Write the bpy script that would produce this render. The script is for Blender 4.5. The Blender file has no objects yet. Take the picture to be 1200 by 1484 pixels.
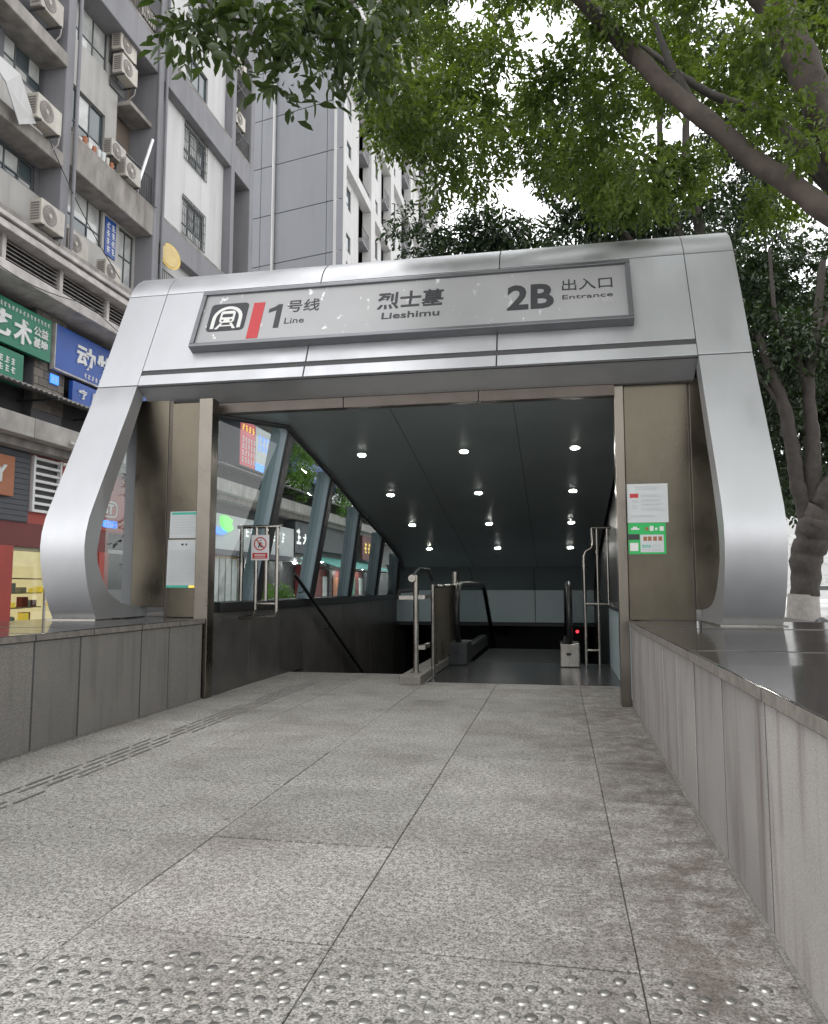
import bpy, bmesh, math, random
import numpy as np
from mathutils import Matrix, Vector
random.seed(7); RNG = np.random.default_rng(7)
scene = bpy.context.scene
COL = scene.collection
R = math.radians

# ------------------------------------------------------------------ camera, sky, sun, exposure
cam = bpy.data.cameras.new('camera'); co = bpy.data.objects.new('camera', cam); COL.objects.link(co)
co.location = (0, 0, 1.4); co.rotation_euler = (R(90 + 5.65), 0, R(10.85))
cam.sensor_fit = 'HORIZONTAL'; cam.sensor_width = 36; cam.lens = 36 * 1090 / 1200
cam.clip_start = 0.05; cam.clip_end = 2000
scene.camera = co

SUN_EL, SUN_AZ = 62, 282          # azimuth clockwise from +y: high on the left
world = bpy.data.worlds.new('World'); scene.world = world; world.use_nodes = True
wn = world.node_tree.nodes; wl = world.node_tree.links
sky = wn.new('ShaderNodeTexSky'); sky.sky_type = 'NISHITA'; sky.sun_disc = False
sky.sun_elevation = R(SUN_EL); sky.sun_rotation = R(SUN_AZ); sky.air_density = 1.0; sky.dust_density = 2.0
hs = wn.new('ShaderNodeHueSaturation'); hs.inputs['Saturation'].default_value = 0.05
bg = wn['Background']; bg.inputs['Strength'].default_value = 0.15
wl.new(sky.outputs[0], hs.inputs['Color']); wl.new(hs.outputs[0], bg.inputs['Color'])
sd = bpy.data.lights.new('sun', 'SUN'); so = bpy.data.objects.new('sun', sd); COL.objects.link(so)
sd.energy = 0.5; sd.angle = R(25); sd.color = (1, .96, .9)
_d = Vector((math.sin(R(SUN_AZ)) * math.cos(R(SUN_EL)), math.cos(R(SUN_AZ)) * math.cos(R(SUN_EL)), math.sin(R(SUN_EL))))
so.location = (0, 0, 60); so.rotation_euler = _d.to_track_quat('Z', 'Y').to_euler()
scene.view_settings.view_transform = 'Standard'; scene.view_settings.look = 'None'
scene.view_settings.gamma = 1; scene.view_settings.use_curve_mapping = False
scene.view_settings.exposure = 2.05

# ------------------------------------------------------------------ helpers
class MB:
    """collects shapes, builds ONE mesh"""
    def __init__(s): s.v = []; s.f = []; s.smooth = []
    def add(s, vs, fs, smooth=False):
        o = len(s.v); s.v += [tuple(p) for p in vs]
        for f in fs: s.f.append(tuple(i + o for i in f)); s.smooth.append(smooth)
        return s
    def box(s, x0, x1, y0, y1, z0, z1):
        v = [(x, y, z) for z in (z0, z1) for y in (y0, y1) for x in (x0, x1)]
        return s.add(v, [(0, 2, 3, 1), (4, 5, 7, 6), (0, 1, 5, 4), (2, 6, 7, 3), (0, 4, 6, 2), (1, 3, 7, 5)])
    def hexa(s, b, t):
        """b, t: four corners bottom and top, same order"""
        return s.add(list(b) + list(t), [(3, 2, 1, 0), (4, 5, 6, 7)] + [(i, (i + 1) % 4, (i + 1) % 4 + 4, i + 4) for i in range(4)])
    def ext(s, pts, axis, a, b, smooth=False):
        """extrude a 2D polygon along axis 0/1/2 from a to b"""
        n = len(pts)
        def P(p, c):
            q = list(p); q.insert(axis, c); return tuple(q)
        v = [P(p, a) for p in pts] + [P(p, b) for p in pts]
        s.add(v, [tuple(range(n - 1, -1, -1)), tuple(range(n, 2 * n))])
        s.add(v, [(i, (i + 1) % n, (i + 1) % n + n, i + n) for i in range(n)], smooth)
        return s
    def tube(s, path, rad, seg=10, smooth=True, cap=True):
        path = [Vector(p) for p in path]; n = len(path)
        if not hasattr(rad, '__len__'): rad = [rad] * n
        vs = []; up = None
        for i, p in enumerate(path):
            d = (path[min(i + 1, n - 1)] - path[max(i - 1, 0)]).normalized()
            if up is None:
                up = d.orthogonal().normalized()
            up = (up - d * up.dot(d))
            up = up.normalized() if up.length > 1e-6 else d.orthogonal().normalized()
            w = d.cross(up)
            for k in range(seg):
                a = 2 * math.pi * k / seg
                vs.append(p + (up * math.cos(a) + w * math.sin(a)) * rad[i])
        fs = [(i * seg + k, i * seg + (k + 1) % seg, (i + 1) * seg + (k + 1) % seg, (i + 1) * seg + k) for i in range(n - 1) for k in range(seg)]
        s.add(vs, fs, smooth)
        if cap:
            s.add(vs[:seg], [tuple(range(seg - 1, -1, -1))]); s.add(vs[-seg:], [tuple(range(seg))])
        return s
    def disc(s, c, n, r0, h, r1=None, seg=16, smooth=False):
        """short cylinder from c along n"""
        n = Vector(n).normalized(); c = Vector(c)
        return s.tube([c, c + n * h], [r0, r0 if r1 is None else r1], seg, smooth)
    def mesh(s, name):
        m = bpy.data.meshes.new(name); m.from_pydata(s.v, [], s.f)
        m.polygons.foreach_set('use_smooth', s.smooth); m.update(); return m

def obj(name, shape, mat=None, parent=None, bevel=0, seg=2):
    me = shape.mesh(name) if isinstance(shape, MB) else shape
    o = bpy.data.objects.new(name, me); COL.objects.link(o)
    if mat and not me.materials: me.materials.append(mat)
    if bevel:
        b = o.modifiers.new('bevel', 'BEVEL'); b.width = bevel; b.segments = seg; b.limit_method = 'ANGLE'; b.angle_limit = R(40)
        b.harden_normals = False
    if parent is not None:
        o.parent = parent
        if parent.parent is None: o.location = -parent.location if parent.get('worldpts') else Vector((0, 0, 0))
    return o
def tag(o, label=None, cat=None, group=None, kind=None):
    if label: o['label'] = label
    if cat: o['category'] = cat
    if group: o['group'] = group
    if kind: o['kind'] = kind
    return o
def thing(name, label, cat, loc=(0, 0, 0), group=None, worldpts=True):
    """Empty at the thing's base; its parts are given in world coordinates when worldpts"""
    o = bpy.data.objects.new(name, None); COL.objects.link(o); o.location = loc
    o.empty_display_size = .2
    if worldpts: o['worldpts'] = 1
    return tag(o, label, cat, group)
def struct(name, shape, mat, bevel=0):
    return tag(obj(name, shape, mat, None, bevel), kind='structure')
def copy_tree(o, parent=None):
    c = o.copy(); COL.objects.link(c); c.parent = parent
    for ch in o.children: copy_tree(ch, c)
    return c

def text_mb(s, w, h, U, V, O, depth=.004, bold=0.0, hfit=True):
    """flat lettering s filling the box w x h with lower left corner O, right U, up V"""
    cu = bpy.data.curves.new('text', 'FONT'); cu.body = s; cu.extrude = 0; cu.offset = bold; cu.resolution_u = 3
    t = bpy.data.objects.new('text', cu); COL.objects.link(t)
    dg = bpy.context.evaluated_depsgraph_get()
    me = bpy.data.meshes.new_from_object(t.evaluated_get(dg))
    bpy.data.objects.remove(t); bpy.data.curves.remove(cu)
    vs = np.array([v.co[:] for v in me.vertices]); fs = [tuple(p.vertices) for p in me.polygons]
    bpy.data.meshes.remove(me)
    mn, mx = vs.min(0), vs.max(0); U = Vector(U); V = Vector(V); O = Vector(O); N = U.cross(V)
    sx = w / (mx[0] - mn[0]); sy = h / (mx[1] - mn[1])
    m = MB()
    base = [O + U * float((a[0] - mn[0]) * sx) + V * float((a[1] - mn[1]) * sy) for a in vs]
    n = len(base)
    m.add([p + N * depth for p in base], fs)
    # side walls from boundary edges
    cnt = {}
    for f in fs:
        for i in range(len(f)):
            a, b = f[i], f[(i + 1) % len(f)]; k = (min(a, b), max(a, b)); cnt.setdefault(k, []).append((a, b))
    side = [(e[0][1], e[0][0]) for e in cnt.values() if len(e) == 1]
    vv = [p + N * depth for p in base] + base
    m.add(vv, [(a, b, b + n, a + n) for a, b in side])
    return m

# ------------------------------------------------------------------ materials
def nodes(name):
    m = bpy.data.materials.new(name); m.use_nodes = True
    nt = m.node_tree; return m, nt, nt.nodes['Principled BSDF']
def ramp(nt, src, stops):
    r = nt.nodes.new('ShaderNodeValToRGB'); e = r.color_ramp.elements
    while len(e) < len(stops): e.new(0.5)
    for el, (p, c) in zip(e, stops):
        el.position = p; el.color = (*c, 1) if hasattr(c, '__len__') else (c, c, c, 1)
    nt.links.new(src, r.inputs[0]); return r.outputs[0]
def noise(nt, scale, detail=3, vec=None, rough=.55, stretch=None):
    g = nt.nodes.new('ShaderNodeNewGeometry'); v = g.outputs['Position']
    if stretch:
        mp = nt.nodes.new('ShaderNodeVectorMath'); mp.operation = 'MULTIPLY'; mp.inputs[1].default_value = stretch
        nt.links.new(v, mp.inputs[0]); v = mp.outputs[0]
    n = nt.nodes.new('ShaderNodeTexNoise'); n.inputs['Scale'].default_value = scale; n.inputs['Detail'].default_value = detail
    n.inputs['Roughness'].default_value = rough
    nt.links.new(v, n.inputs['Vector']); return n.outputs['Fac']
def mixc(nt, fac, a, b, mode='MIX'):
    m = nt.nodes.new('ShaderNodeMix'); m.data_type = 'RGBA'; m.blend_type = mode
    for i, x in ((0, fac), (6, a), (7, b)):
        if hasattr(x, 'is_linked'): nt.links.new(x, m.inputs[i])
        elif i == 0: m.inputs[0].default_value = x
        else: m.inputs[i].default_value = (*x, 1) if hasattr(x, '__len__') else (x, x, x, 1)
    return m.outputs[2]
def bump(nt, b, h, dist=.002, strength=.5):
    n = nt.nodes.new('ShaderNodeBump'); n.inputs['Distance'].default_value = dist; n.inputs['Strength'].default_value = strength
    nt.links.new(h, n.inputs['Height']); nt.links.new(n.outputs[0], b.inputs['Normal'])
def objrand(nt):
    return nt.nodes.new('ShaderNodeObjectInfo').outputs['Random']
def mat(name, c, rough=.6, metal=0, var=.12, scale=3.0, bmp=0, bscale=60, emit=0, stretch=None, rvar=0, pvar=0, spec=None, streak=0):
    """base colour with soft blotches (var), fine relief (bmp), per piece tone (pvar)"""
    m, nt, b = nodes(name)
    b.inputs['Roughness'].default_value = rough; b.inputs['Metallic'].default_value = metal
    if spec is not None: b.inputs['Specular IOR Level'].default_value = spec
    col = None
    if var:
        f = noise(nt, scale, 4, stretch=stretch)
        col = ramp(nt, f, [(.25, tuple(x * (1 - var) for x in c)), (.75, tuple(min(x * (1 + var), 1) for x in c))])
    if pvar:
        r = ramp(nt, objrand(nt), [(0, 1 - pvar), (1, 1.0)])
        col = mixc(nt, 1.0, col if col is not None else c, r, 'MULTIPLY')
    if streak:     # run-off marks down the face
        sf = noise(nt, 2.6, 5, stretch=(1, 1, .07)); sg_ = noise(nt, .7, 3)
        sm_ = mixc(nt, 1.0, ramp(nt, sf, [(.47, 0), (.72, 1)]), ramp(nt, sg_, [(.35, .25), (.7, 1)]), 'MULTIPLY')
        k = nt.nodes.new('ShaderNodeMath'); k.operation = 'MULTIPLY'; k.inputs[1].default_value = streak; nt.links.new(sm_, k.inputs[0])
        col = mixc(nt, k.outputs[0], col if col is not None else c, tuple(x * .3 for x in c))
    if col is not None: nt.links.new(col, b.inputs['Base Color'])
    else: b.inputs['Base Color'].default_value = (*c, 1)
    if rvar:
        rr = ramp(nt, noise(nt, scale * 1.7, 4, stretch=stretch), [(.3, max(rough - rvar, .02)), (.7, rough + rvar)])
        nt.links.new(rr, b.inputs['Roughness'])
    if bmp: bump(nt, b, noise(nt, bscale, 3), bmp, .6)
    if emit:
        b.inputs['Emission Color'].default_value = (*c, 1); b.inputs['Emission Strength'].default_value = emit
    return m

def granite(name, dark, mid, light, scale, stain=(.2, .16, .13), stain_amt=.5, rough=.75, pvar=.06, bmp=.002, edge=False):
    m, nt, b = nodes(name)
    f1 = noise(nt, scale, 2, rough=.6); f2 = noise(nt, scale * .37, 3); f3 = noise(nt, .9, 4); f4 = noise(nt, 3.1, 5)
    sp = ramp(nt, f1, [(.36, dark), (.47, mid), (.62, light)])
    sp = mixc(nt, .35, sp, ramp(nt, f2, [(.4, dark), (.6, light)]))
    st = ramp(nt, f3, [(.5, 0), (.72, 1)])
    st2 = ramp(nt, f4, [(.45, 0), (.8, 1)])
    mm = nt.nodes.new('ShaderNodeMath'); mm.operation = 'MULTIPLY'; nt.links.new(st, mm.inputs[0]); mm.inputs[1].default_value = stain_amt
    c = mixc(nt, mm.outputs[0], sp, stain)
    m2 = nt.nodes.new('ShaderNodeMath'); m2.operation = 'MULTIPLY'; nt.links.new(st2, m2.inputs[0]); m2.inputs[1].default_value = stain_amt * .8
    c = mixc(nt, m2.outputs[0], c, tuple(x * .6 for x in mid))
    if edge:        # dirt trodden in along the right wall, and old gum spots
        g_ = nt.nodes.new('ShaderNodeNewGeometry'); sx = nt.nodes.new('ShaderNodeSeparateXYZ'); nt.links.new(g_.outputs['Position'], sx.inputs[0])
        mr = nt.nodes.new('ShaderNodeMapRange'); mr.inputs[1].default_value = -.5; mr.inputs[2].default_value = .55; nt.links.new(sx.outputs[0], mr.inputs[0])
        dm = mixc(nt, 1.0, ramp(nt, noise(nt, 5, 6, rough=.7), [(.36, 0), (.6, .8)]), mr.outputs[0], 'MULTIPLY')
        c = mixc(nt, dm, c, (.085, .066, .052))
        vo = nt.nodes.new('ShaderNodeTexVoronoi'); vo.inputs['Scale'].default_value = 1.7; nt.links.new(g_.outputs['Position'], vo.inputs['Vector'])
        c = mixc(nt, ramp(nt, vo.outputs['Distance'], [(.025, .7), (.045, 0)]), c, (.05, .047, .043))
        yl = ramp(nt, noise(nt, .35, 3), [(.35, .8), (.65, 1.08)]); c = mixc(nt, 1.0, c, yl, 'MULTIPLY')
    if pvar: c = mixc(nt, 1.0, c, ramp(nt, objrand(nt), [(0, 1 - 2 * pvar), (1, 1.0)]), 'MULTIPLY')
    nt.links.new(c, b.inputs['Base Color'])
    b.inputs['Roughness'].default_value = rough
    nt.links.new(ramp(nt, f4, [(.3, rough - .12), (.8, min(rough + .1, 1))]), b.inputs['Roughness'])
    bump(nt, b, f1, bmp, .5)
    return m

def thin_glass(name, tint=(.8, .86, .85), refl=.12, rough=.01, dirt=.0):
    """clear pane: transparent with a sharp reflection that grows at grazing angles"""
    m, nt, b = nodes(name); nt.nodes.remove(b)
    tr = nt.nodes.new('ShaderNodeBsdfTransparent'); tr.inputs[0].default_value = (*tint, 1)
    gl = nt.nodes.new('ShaderNodeBsdfGlossy'); gl.inputs['Roughness'].default_value = rough
    fr = nt.nodes.new('ShaderNodeFresnel'); fr.inputs[0].default_value = 1.5
    ge = nt.nodes.new('ShaderNodeNewGeometry'); io = nt.nodes.new('ShaderNodeMath'); io.operation = 'MULTIPLY_ADD'   # same pane from both sides
    io.inputs[1].default_value = 1 / 1.5 - 1.5; io.inputs[2].default_value = 1.5
    nt.links.new(ge.outputs['Backfacing'], io.inputs[0]); nt.links.new(io.outputs[0], fr.inputs[0])
    ad = nt.nodes.new('ShaderNodeMath'); ad.operation = 'ADD'; ad.use_clamp = True; ad.inputs[1].default_value = refl - .04
    nt.links.new(fr.outputs[0], ad.inputs[0])
    mx = nt.nodes.new('ShaderNodeMixShader'); nt.links.new(ad.outputs[0], mx.inputs[0])
    nt.links.new(tr.outputs[0], mx.inputs[1]); nt.links.new(gl.outputs[0], mx.inputs[2])
    nt.links.new(mx.outputs[0], nt.nodes['Material Output'].inputs['Surface'])
    return m

def leafmat(name, dark, light, trans=.35):
    m, nt, b = nodes(name)
    f = noise(nt, 1.3, 3); f2 = noise(nt, 23, 1)
    c = ramp(nt, f, [(.35, dark), (.65, light)])
    c = mixc(nt, .35, c, ramp(nt, f2, [(.35, tuple(x * .6 for x in dark)), (.65, tuple(x * 1.3 for x in light))]))
    nt.links.new(c, b.inputs['Base Color']); b.inputs['Roughness'].default_value = .42
    tl = nt.nodes.new('ShaderNodeBsdfTranslucent')
    tc = mixc(nt, 1.0, c, (1.45, 1.55, .66), 'MULTIPLY'); nt.links.new(tc, tl.inputs[0])
    mx = nt.nodes.new('ShaderNodeMixShader'); mx.inputs[0].default_value = trans
    nt.links.new(b.outputs[0], mx.inputs[1]); nt.links.new(tl.outputs[0], mx.inputs[2])
    nt.links.new(mx.outputs[0], nt.nodes['Material Output'].inputs['Surface'])
    return m

def stainless(name, c=(.125, .11, .085), rough=.3):
    m, nt, b = nodes(name)
    f = noise(nt, 2.2, 3, stretch=(1, 1, .7)); g = noise(nt, 300, 2, stretch=(1, 1, .01))
    col = ramp(nt, f, [(.3, tuple(x * .8 for x in c)), (.7, tuple(x * 1.15 for x in c))])
    nt.links.new(col, b.inputs['Base Color']); b.inputs['Metallic'].default_value = 1
    nt.links.new(ramp(nt, f, [(.3, rough - .06), (.7, rough + .1)]), b.inputs['Roughness'])
    nn = noise(nt, 1.6, 2); bump(nt, b, nn, .01, .12)
    return m

def wallstain(name, c, streak, amt=.6, rough=.55, pvar=.15):
    """stone slab with vertical run-off streaks"""
    m, nt, b = nodes(name)
    f = noise(nt, 9, 5, stretch=(1, 1, .09)); g = noise(nt, 2.0, 5); h = noise(nt, 140, 2)
    col = ramp(nt, g, [(.3, tuple(x * .85 for x in c)), (.7, tuple(x * 1.1 for x in c))])
    col = mixc(nt, .18, col, ramp(nt, h, [(.35, .12), (.65, .7)]))
    s = nt.nodes.new('ShaderNodeMath'); s.operation = 'MULTIPLY'; s.inputs[1].default_value = amt
    nt.links.new(ramp(nt, f, [(.5, 0), (.75, 1)]), s.inputs[0])
    col = mixc(nt, s.outputs[0], col, streak)
    col = mixc(nt, 1.0, col, ramp(nt, objrand(nt), [(0, 1 - pvar), (1, 1.0)]), 'MULTIPLY')
    nt.links.new(col, b.inputs['Base Color']); b.inputs['Roughness'].default_value = rough
    bump(nt, b, h, .001, .3)
    return m

M = {}
M['floor'] = granite('granite_paving', (.035, .033, .03), (.225, .216, .197), (.54, .52, .482), 95, (.1, .072, .055), .5, pvar=.09, edge=True)
M['kerb'] = granite('granite_kerb', (.08, .075, .07), (.18, .17, .155), (.28, .27, .25), 120, (.22, .18, .15), .4)
M['gbar'] = mat('steel_inlay_dark', (.17, .165, .155), .5, .4, .15, 20)
M['stud'] = mat('studs_steel', (.4, .39, .365), .42, 1, .15, 20, pvar=.4)
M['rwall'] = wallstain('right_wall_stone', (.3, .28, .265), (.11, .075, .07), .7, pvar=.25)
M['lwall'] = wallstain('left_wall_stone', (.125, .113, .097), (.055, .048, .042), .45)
M['cap'] = mat('polished_cap', (.045, .042, .041), .1, 0, .3, 30, rvar=.05, pvar=.2)
M['capedge'] = mat('cap_edge', (.15, .135, .12), .8, 0, .35, 14, .002, 40)
M['grout'] = mat('grout', (.085, .078, .07), .9)
M['alu'] = mat('aluminium_panel', (.475, .48, .495), .44, .76, .06, 1.6, rvar=.07, stretch=(1, 1, .25), streak=.12)
M['alug'] = mat('grey_aluminium', (.12, .125, .13), .45, .5, .08, 2)
M['seam'] = mat('dark_joint', (.05, .05, .052), .7)
M['stain'] = stainless('stainless_panel')
M['stainl'] = stainless('stainless_rail', (.36, .34, .31), .25)
M['post'] = stainless('stainless_post', (.2, .18, .155), .3)
M['lintel'] = mat('brown_lintel', (.1, .082, .07), .4, .5, .15, 4)
M['ceil'] = mat('ceiling_panel', (.29, .335, .335), .3, .3, .1, .8)
M['dgran'] = mat('dark_interior_granite', (.085, .081, .076), .35, 0, .25, 3, pvar=.3)
M['column'] = mat('blue_grey_column', (.36, .45, .5), .4, .05, .06, 2)
M['black'] = mat('black_rubber', (.012, .012, .013), .35)
M['dark'] = mat('dark_metal', (.04, .042, .045), .45, .3)
M['landing'] = mat('landing_plate', (.06, .062, .065), .25, .5, .15, 5)
M['bwall'] = mat('tunnel_panel', (.38, .46, .48), .4, .1, .06, 1)
M['glass'] = thin_glass('clear_glass', (.74, .8, .79), .055)
M['eglass'] = thin_glass('escalator_glass', (.5, .56, .56), .1)
M['white'] = mat('white_board', (.6, .6, .6), .5, 0, .04)
M['lamp'] = mat('lamp_disc', (1, .98, .92), .5, 0, 0, emit=55)
M['cjoint'] = mat('ceiling_joint', (.12, .14, .14), .5)
M['ring'] = mat('lamp_ring', (.6, .6, .6), .3, .6)
M['ink'] = mat('dark_print', (.03, .03, .035), .6, 0, 0)
M['red'] = mat('red_print', (.42, .025, .03), .5, 0, 0)
M['pgrey'] = mat('grey_print', (.42, .43, .44), .6, 0, 0)
M['pale'] = mat('pale_print', (.62, .62, .6), .6, 0, 0)
M['green'] = mat('green_print', (.02, .38, .09), .5, 0, 0)
M['teal'] = mat('teal_print', (.05, .4, .3), .5, 0, .1)
M['signframe'] = mat('sign_frame', (.16, .165, .175), .35, .7, .08)
M['paper'] = mat('paper', (.5, .52, .52), .6, 0, .05, 4)
# building
M['bgrey'] = mat('grey_render', (.19, .19, .203), .85, 0, .1, .8, .003, 60, streak=.4)
M['bmid'] = mat('mid_grey_render', (.1, .1, .11), .85, 0, .1, .8)
M['bwhite'] = mat('pale_render', (.36, .35, .335), .85, 0, .15, .5, streak=.5)
M['bwhite2'] = mat('white_render', (.47, .47, .465), .85, 0, .06, .7, streak=.35)
M['bdirty'] = mat('stained_concrete', (.22, .205, .19), .9, 0, .45, 2.2, .01, 8, stretch=(1, 1, .4))
M['bbrown'] = mat('brown_wall', (.16, .125, .1), .8, 0, .2, 1.5)
M['panel'] = mat('tower_panel', (.17, .178, .195), .6, .1, .04, .3, pvar=.05, streak=.2)
M['frame'] = mat('window_frame', (.09, .1, .105), .5, .4)
M['pane'] = mat('window_glass', (.05, .065, .07), .04, 0, .3, .6, spec=.9)
M['pane2'] = mat('curtain_sky_glass', (.4, .41, .4), .08, 0, .3, 2, spec=.9)  # pale colour stands for curtains and for bright sky mirrored in the glass
M['bars'] = mat('grille_bars', (.10, .10, .1), .5, .5)
M['ac'] = mat('ac_casing', (.45, .42, .37), .5, 0, .15, 4, pvar=.3, streak=.45)
M['acfan'] = mat('ac_fan_grille', (.16, .14, .13), .5, .2)
M['louver'] = mat('louver_slat', (.2, .185, .18), .6, .1, .2, 3)
M['cornice'] = mat('cornice_white', (.4, .375, .36), .7, 0, .3, 2.5, streak=.5)
M['brick'] = mat('stone_brick', (.17, .15, .13), .85, 0, .15, 8, pvar=.35)
M['awn'] = mat('awning_sheet', (.2, .19, .18), .7, .1, .3, 2)
M['conc'] = mat('ledge_concrete', (.3, .285, .265), .85, 0, .3, 1.6, .004, 20, streak=.6)
M['sgreen'] = mat('green_signboard', (.01, .15, .085), .4, 0, .15, .8)
M['sblue'] = mat('blue_signboard', (.012, .06, .27), .4, 0, .25, .6)
M['sred'] = mat('red_shopfront', (.3, .04, .028), .6, 0, .12, 1)
M['sredd'] = mat('dark_red_lintel', (.12, .018, .015), .6, 0, .1, 1)
M['orange'] = mat('orange_board', (.3, .11, .05), .6, 0, .1, 3)
M['charcoal'] = mat('charcoal_cladding', (.05, .055, .065), .6, 0, .15, 2)
M['warm'] = mat('lit_shop_interior', (.8, .62, .34), .8, 0, .3, 2, emit=.3)
M['wood'] = mat('light_wood', (.5, .36, .18), .6, 0, .2, 4)
M['dkshop'] = mat('dark_shop', (.035, .035, .037), .6, 0, .4, 1.5)
M['tealawn'] = mat('teal_awning', (.14, .42, .37), .6, 0, .12, 2)
M['yel'] = mat('yellow_letters', (.75, .5, .06), .5, 0, 0, emit=.25)
M['lgreen'] = mat('green_neon', (.1, .9, .08), .5, 0, 0, emit=.6)
M['lblue'] = mat('blue_neon', (.05, .2, .8), .5, 0, 0, emit=.4)
M['slit'] = mat('lit_white_letters', (.85, .85, .82), .5, 0, 0, emit=.25)
M['dishc'] = mat('yellow_pan', (.6, .42, .1), .5, 0, .2, 6)
M['road'] = mat('pale_pavement', (.42, .41, .4), .85, 0, .12, .7)
M['paver'] = mat('paver', (.4, .38, .35), .85, 0, .12, 5, .002, 60, pvar=.25)
M['barkr'] = mat('red_brown_bark', (.062, .049, .041), .85, 0, .5, 4, .02, 14)
M['barkg'] = mat('grey_bark', (.036, .03, .026), .9, 0, .35, 5, .015, 20)
M['lime'] = mat('limewash', (.25, .235, .22), .9, 0, .2, 6)
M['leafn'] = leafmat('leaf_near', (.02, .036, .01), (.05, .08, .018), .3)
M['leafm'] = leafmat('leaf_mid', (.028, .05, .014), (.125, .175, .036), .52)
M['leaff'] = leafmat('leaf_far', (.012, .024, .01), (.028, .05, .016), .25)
M['shrub'] = leafmat('shrub_leaf', (.06, .14, .02), (.16, .3, .04), .3)

# ================================================================== GROUND AND PAVING
g = MB()
def sheet(m, x0, x1, y0, y1, z): m.add([(x0, y0, z), (x1, y0, z), (x1, y1, z), (x0, y1, z)], [(0, 1, 2, 3)])
for a in ((-400, 400, -300, 11.0), (-400, -4.5, 11.0, 32), (.95, 400, 11.0, 32), (-400, 400, 32, 900)): sheet(g, *a, -.12)
struct('ground', g, M['road'])
b = MB(); b.box(-4.5, .95, -5, 11.1, -.11, -.012); b.box(-4.5, -2.2, 11.1, 12.0, -.11, -.012)
paving = struct('paving', b, M['grout'])
XE = [-4.42, -3.05, -1.94, -.9, .265, .815]
YE = [2.99 + 1.115 * k for k in range(-7, 9)]
for i in range(5):
    for j in range(len(YE) - 1):
        x0, x1, y0, y1 = XE[i], XE[i + 1], YE[j], YE[j + 1]
        lim = 12.0 if x1 < -1.9 else 11.1
        if y0 > lim - .05: continue
        y1 = min(y1, lim)
        if j == len(YE) - 2: y1 = lim
        g_ = .004 if random.random() < .6 else .006
        gx = .0028 if i in (1, 2, 3) else .002
        t = MB(); dz = random.uniform(-.0015, .0015)
        ta = random.uniform(-.0012, .0012); tb = random.uniform(-.0012, .0012)
        q = [(x0 + gx, y0 + g_), (x1 - gx, y0 + g_), (x1 - gx, y1 - g_), (x0 + gx, y1 - g_)]
        t.hexa([(x, y, -.0115) for x, y in q], [(x, y, dz + ta * (1 if x > x0 + .3 else -1) + tb * (1 if y > y0 + .3 else -1)) for x, y in q])
        obj('paving_tile', t, M['floor'], paving, bevel=.003, seg=1)
# tactile studs in staggered rows, some worn away
sm = MB()
rr = [(.0, .0065), (.014, .0062), (.0195, .0045), (.0235, .0)]
for k in range(12):
    a = 2 * math.pi * k / 12
vs = [(0, 0, .0068)]; fs = []
for r_, z_ in rr[1:]:
    vs += [(r_ * math.cos(2 * math.pi * k / 12), r_ * math.sin(2 * math.pi * k / 12), z_) for k in range(12)]
fs += [(0, 1 + k, 1 + (k + 1) % 12) for k in range(12)]
for l in range(2): fs += [(1 + l * 12 + k, 13 + l * 12 + k, 13 + l * 12 + (k + 1) % 12, 1 + l * 12 + (k + 1) % 12) for k in range(12)]
sm.add(vs, fs, True); stud_me = sm.mesh('tactile_stud'); stud_me.materials.append(M['stud'])
n = 0
for r_ in range(8):
    y = 2.87 - r_ * .088
    for c in range(44):
        x = -2.22 + c * .083 + (r_ % 2) * .028
        if x > .74 or any(abs(x - e) < .03 for e in XE): continue
        if x < -1.95 and r_ < 1: continue
        blk = int((x + 3) / .5)
        if random.random() < .04 or (r_ == 0 and blk in (2, 5)) or n >= 296: continue
        if abs((x + 1.94) % .42 - .36) < .016: continue
        o = obj('tactile_stud', stud_me, None, paving); n += 1
        o.location = (x + random.uniform(-.003, .003), y + .068 * (x + .5) + random.uniform(-.003, .003), random.uniform(-.002, .0006)); o.rotation_euler = (random.uniform(-.05, .05), random.uniform(-.05, .05), random.random() * 3)
for line in range(4):
    x = -3.72 + line * .075; y = 2.5 + (line % 2) * .17
    while y < 10.9:
        L = random.choice((.26, .28, .3))
        if random.random() > .12:
            t = MB(); t.box(x - .011, x + .011, y, y + L, 0, .006); obj('guide_bar', t, M['gbar'], paving, bevel=.003, seg=1)
        y += L + .06

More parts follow.
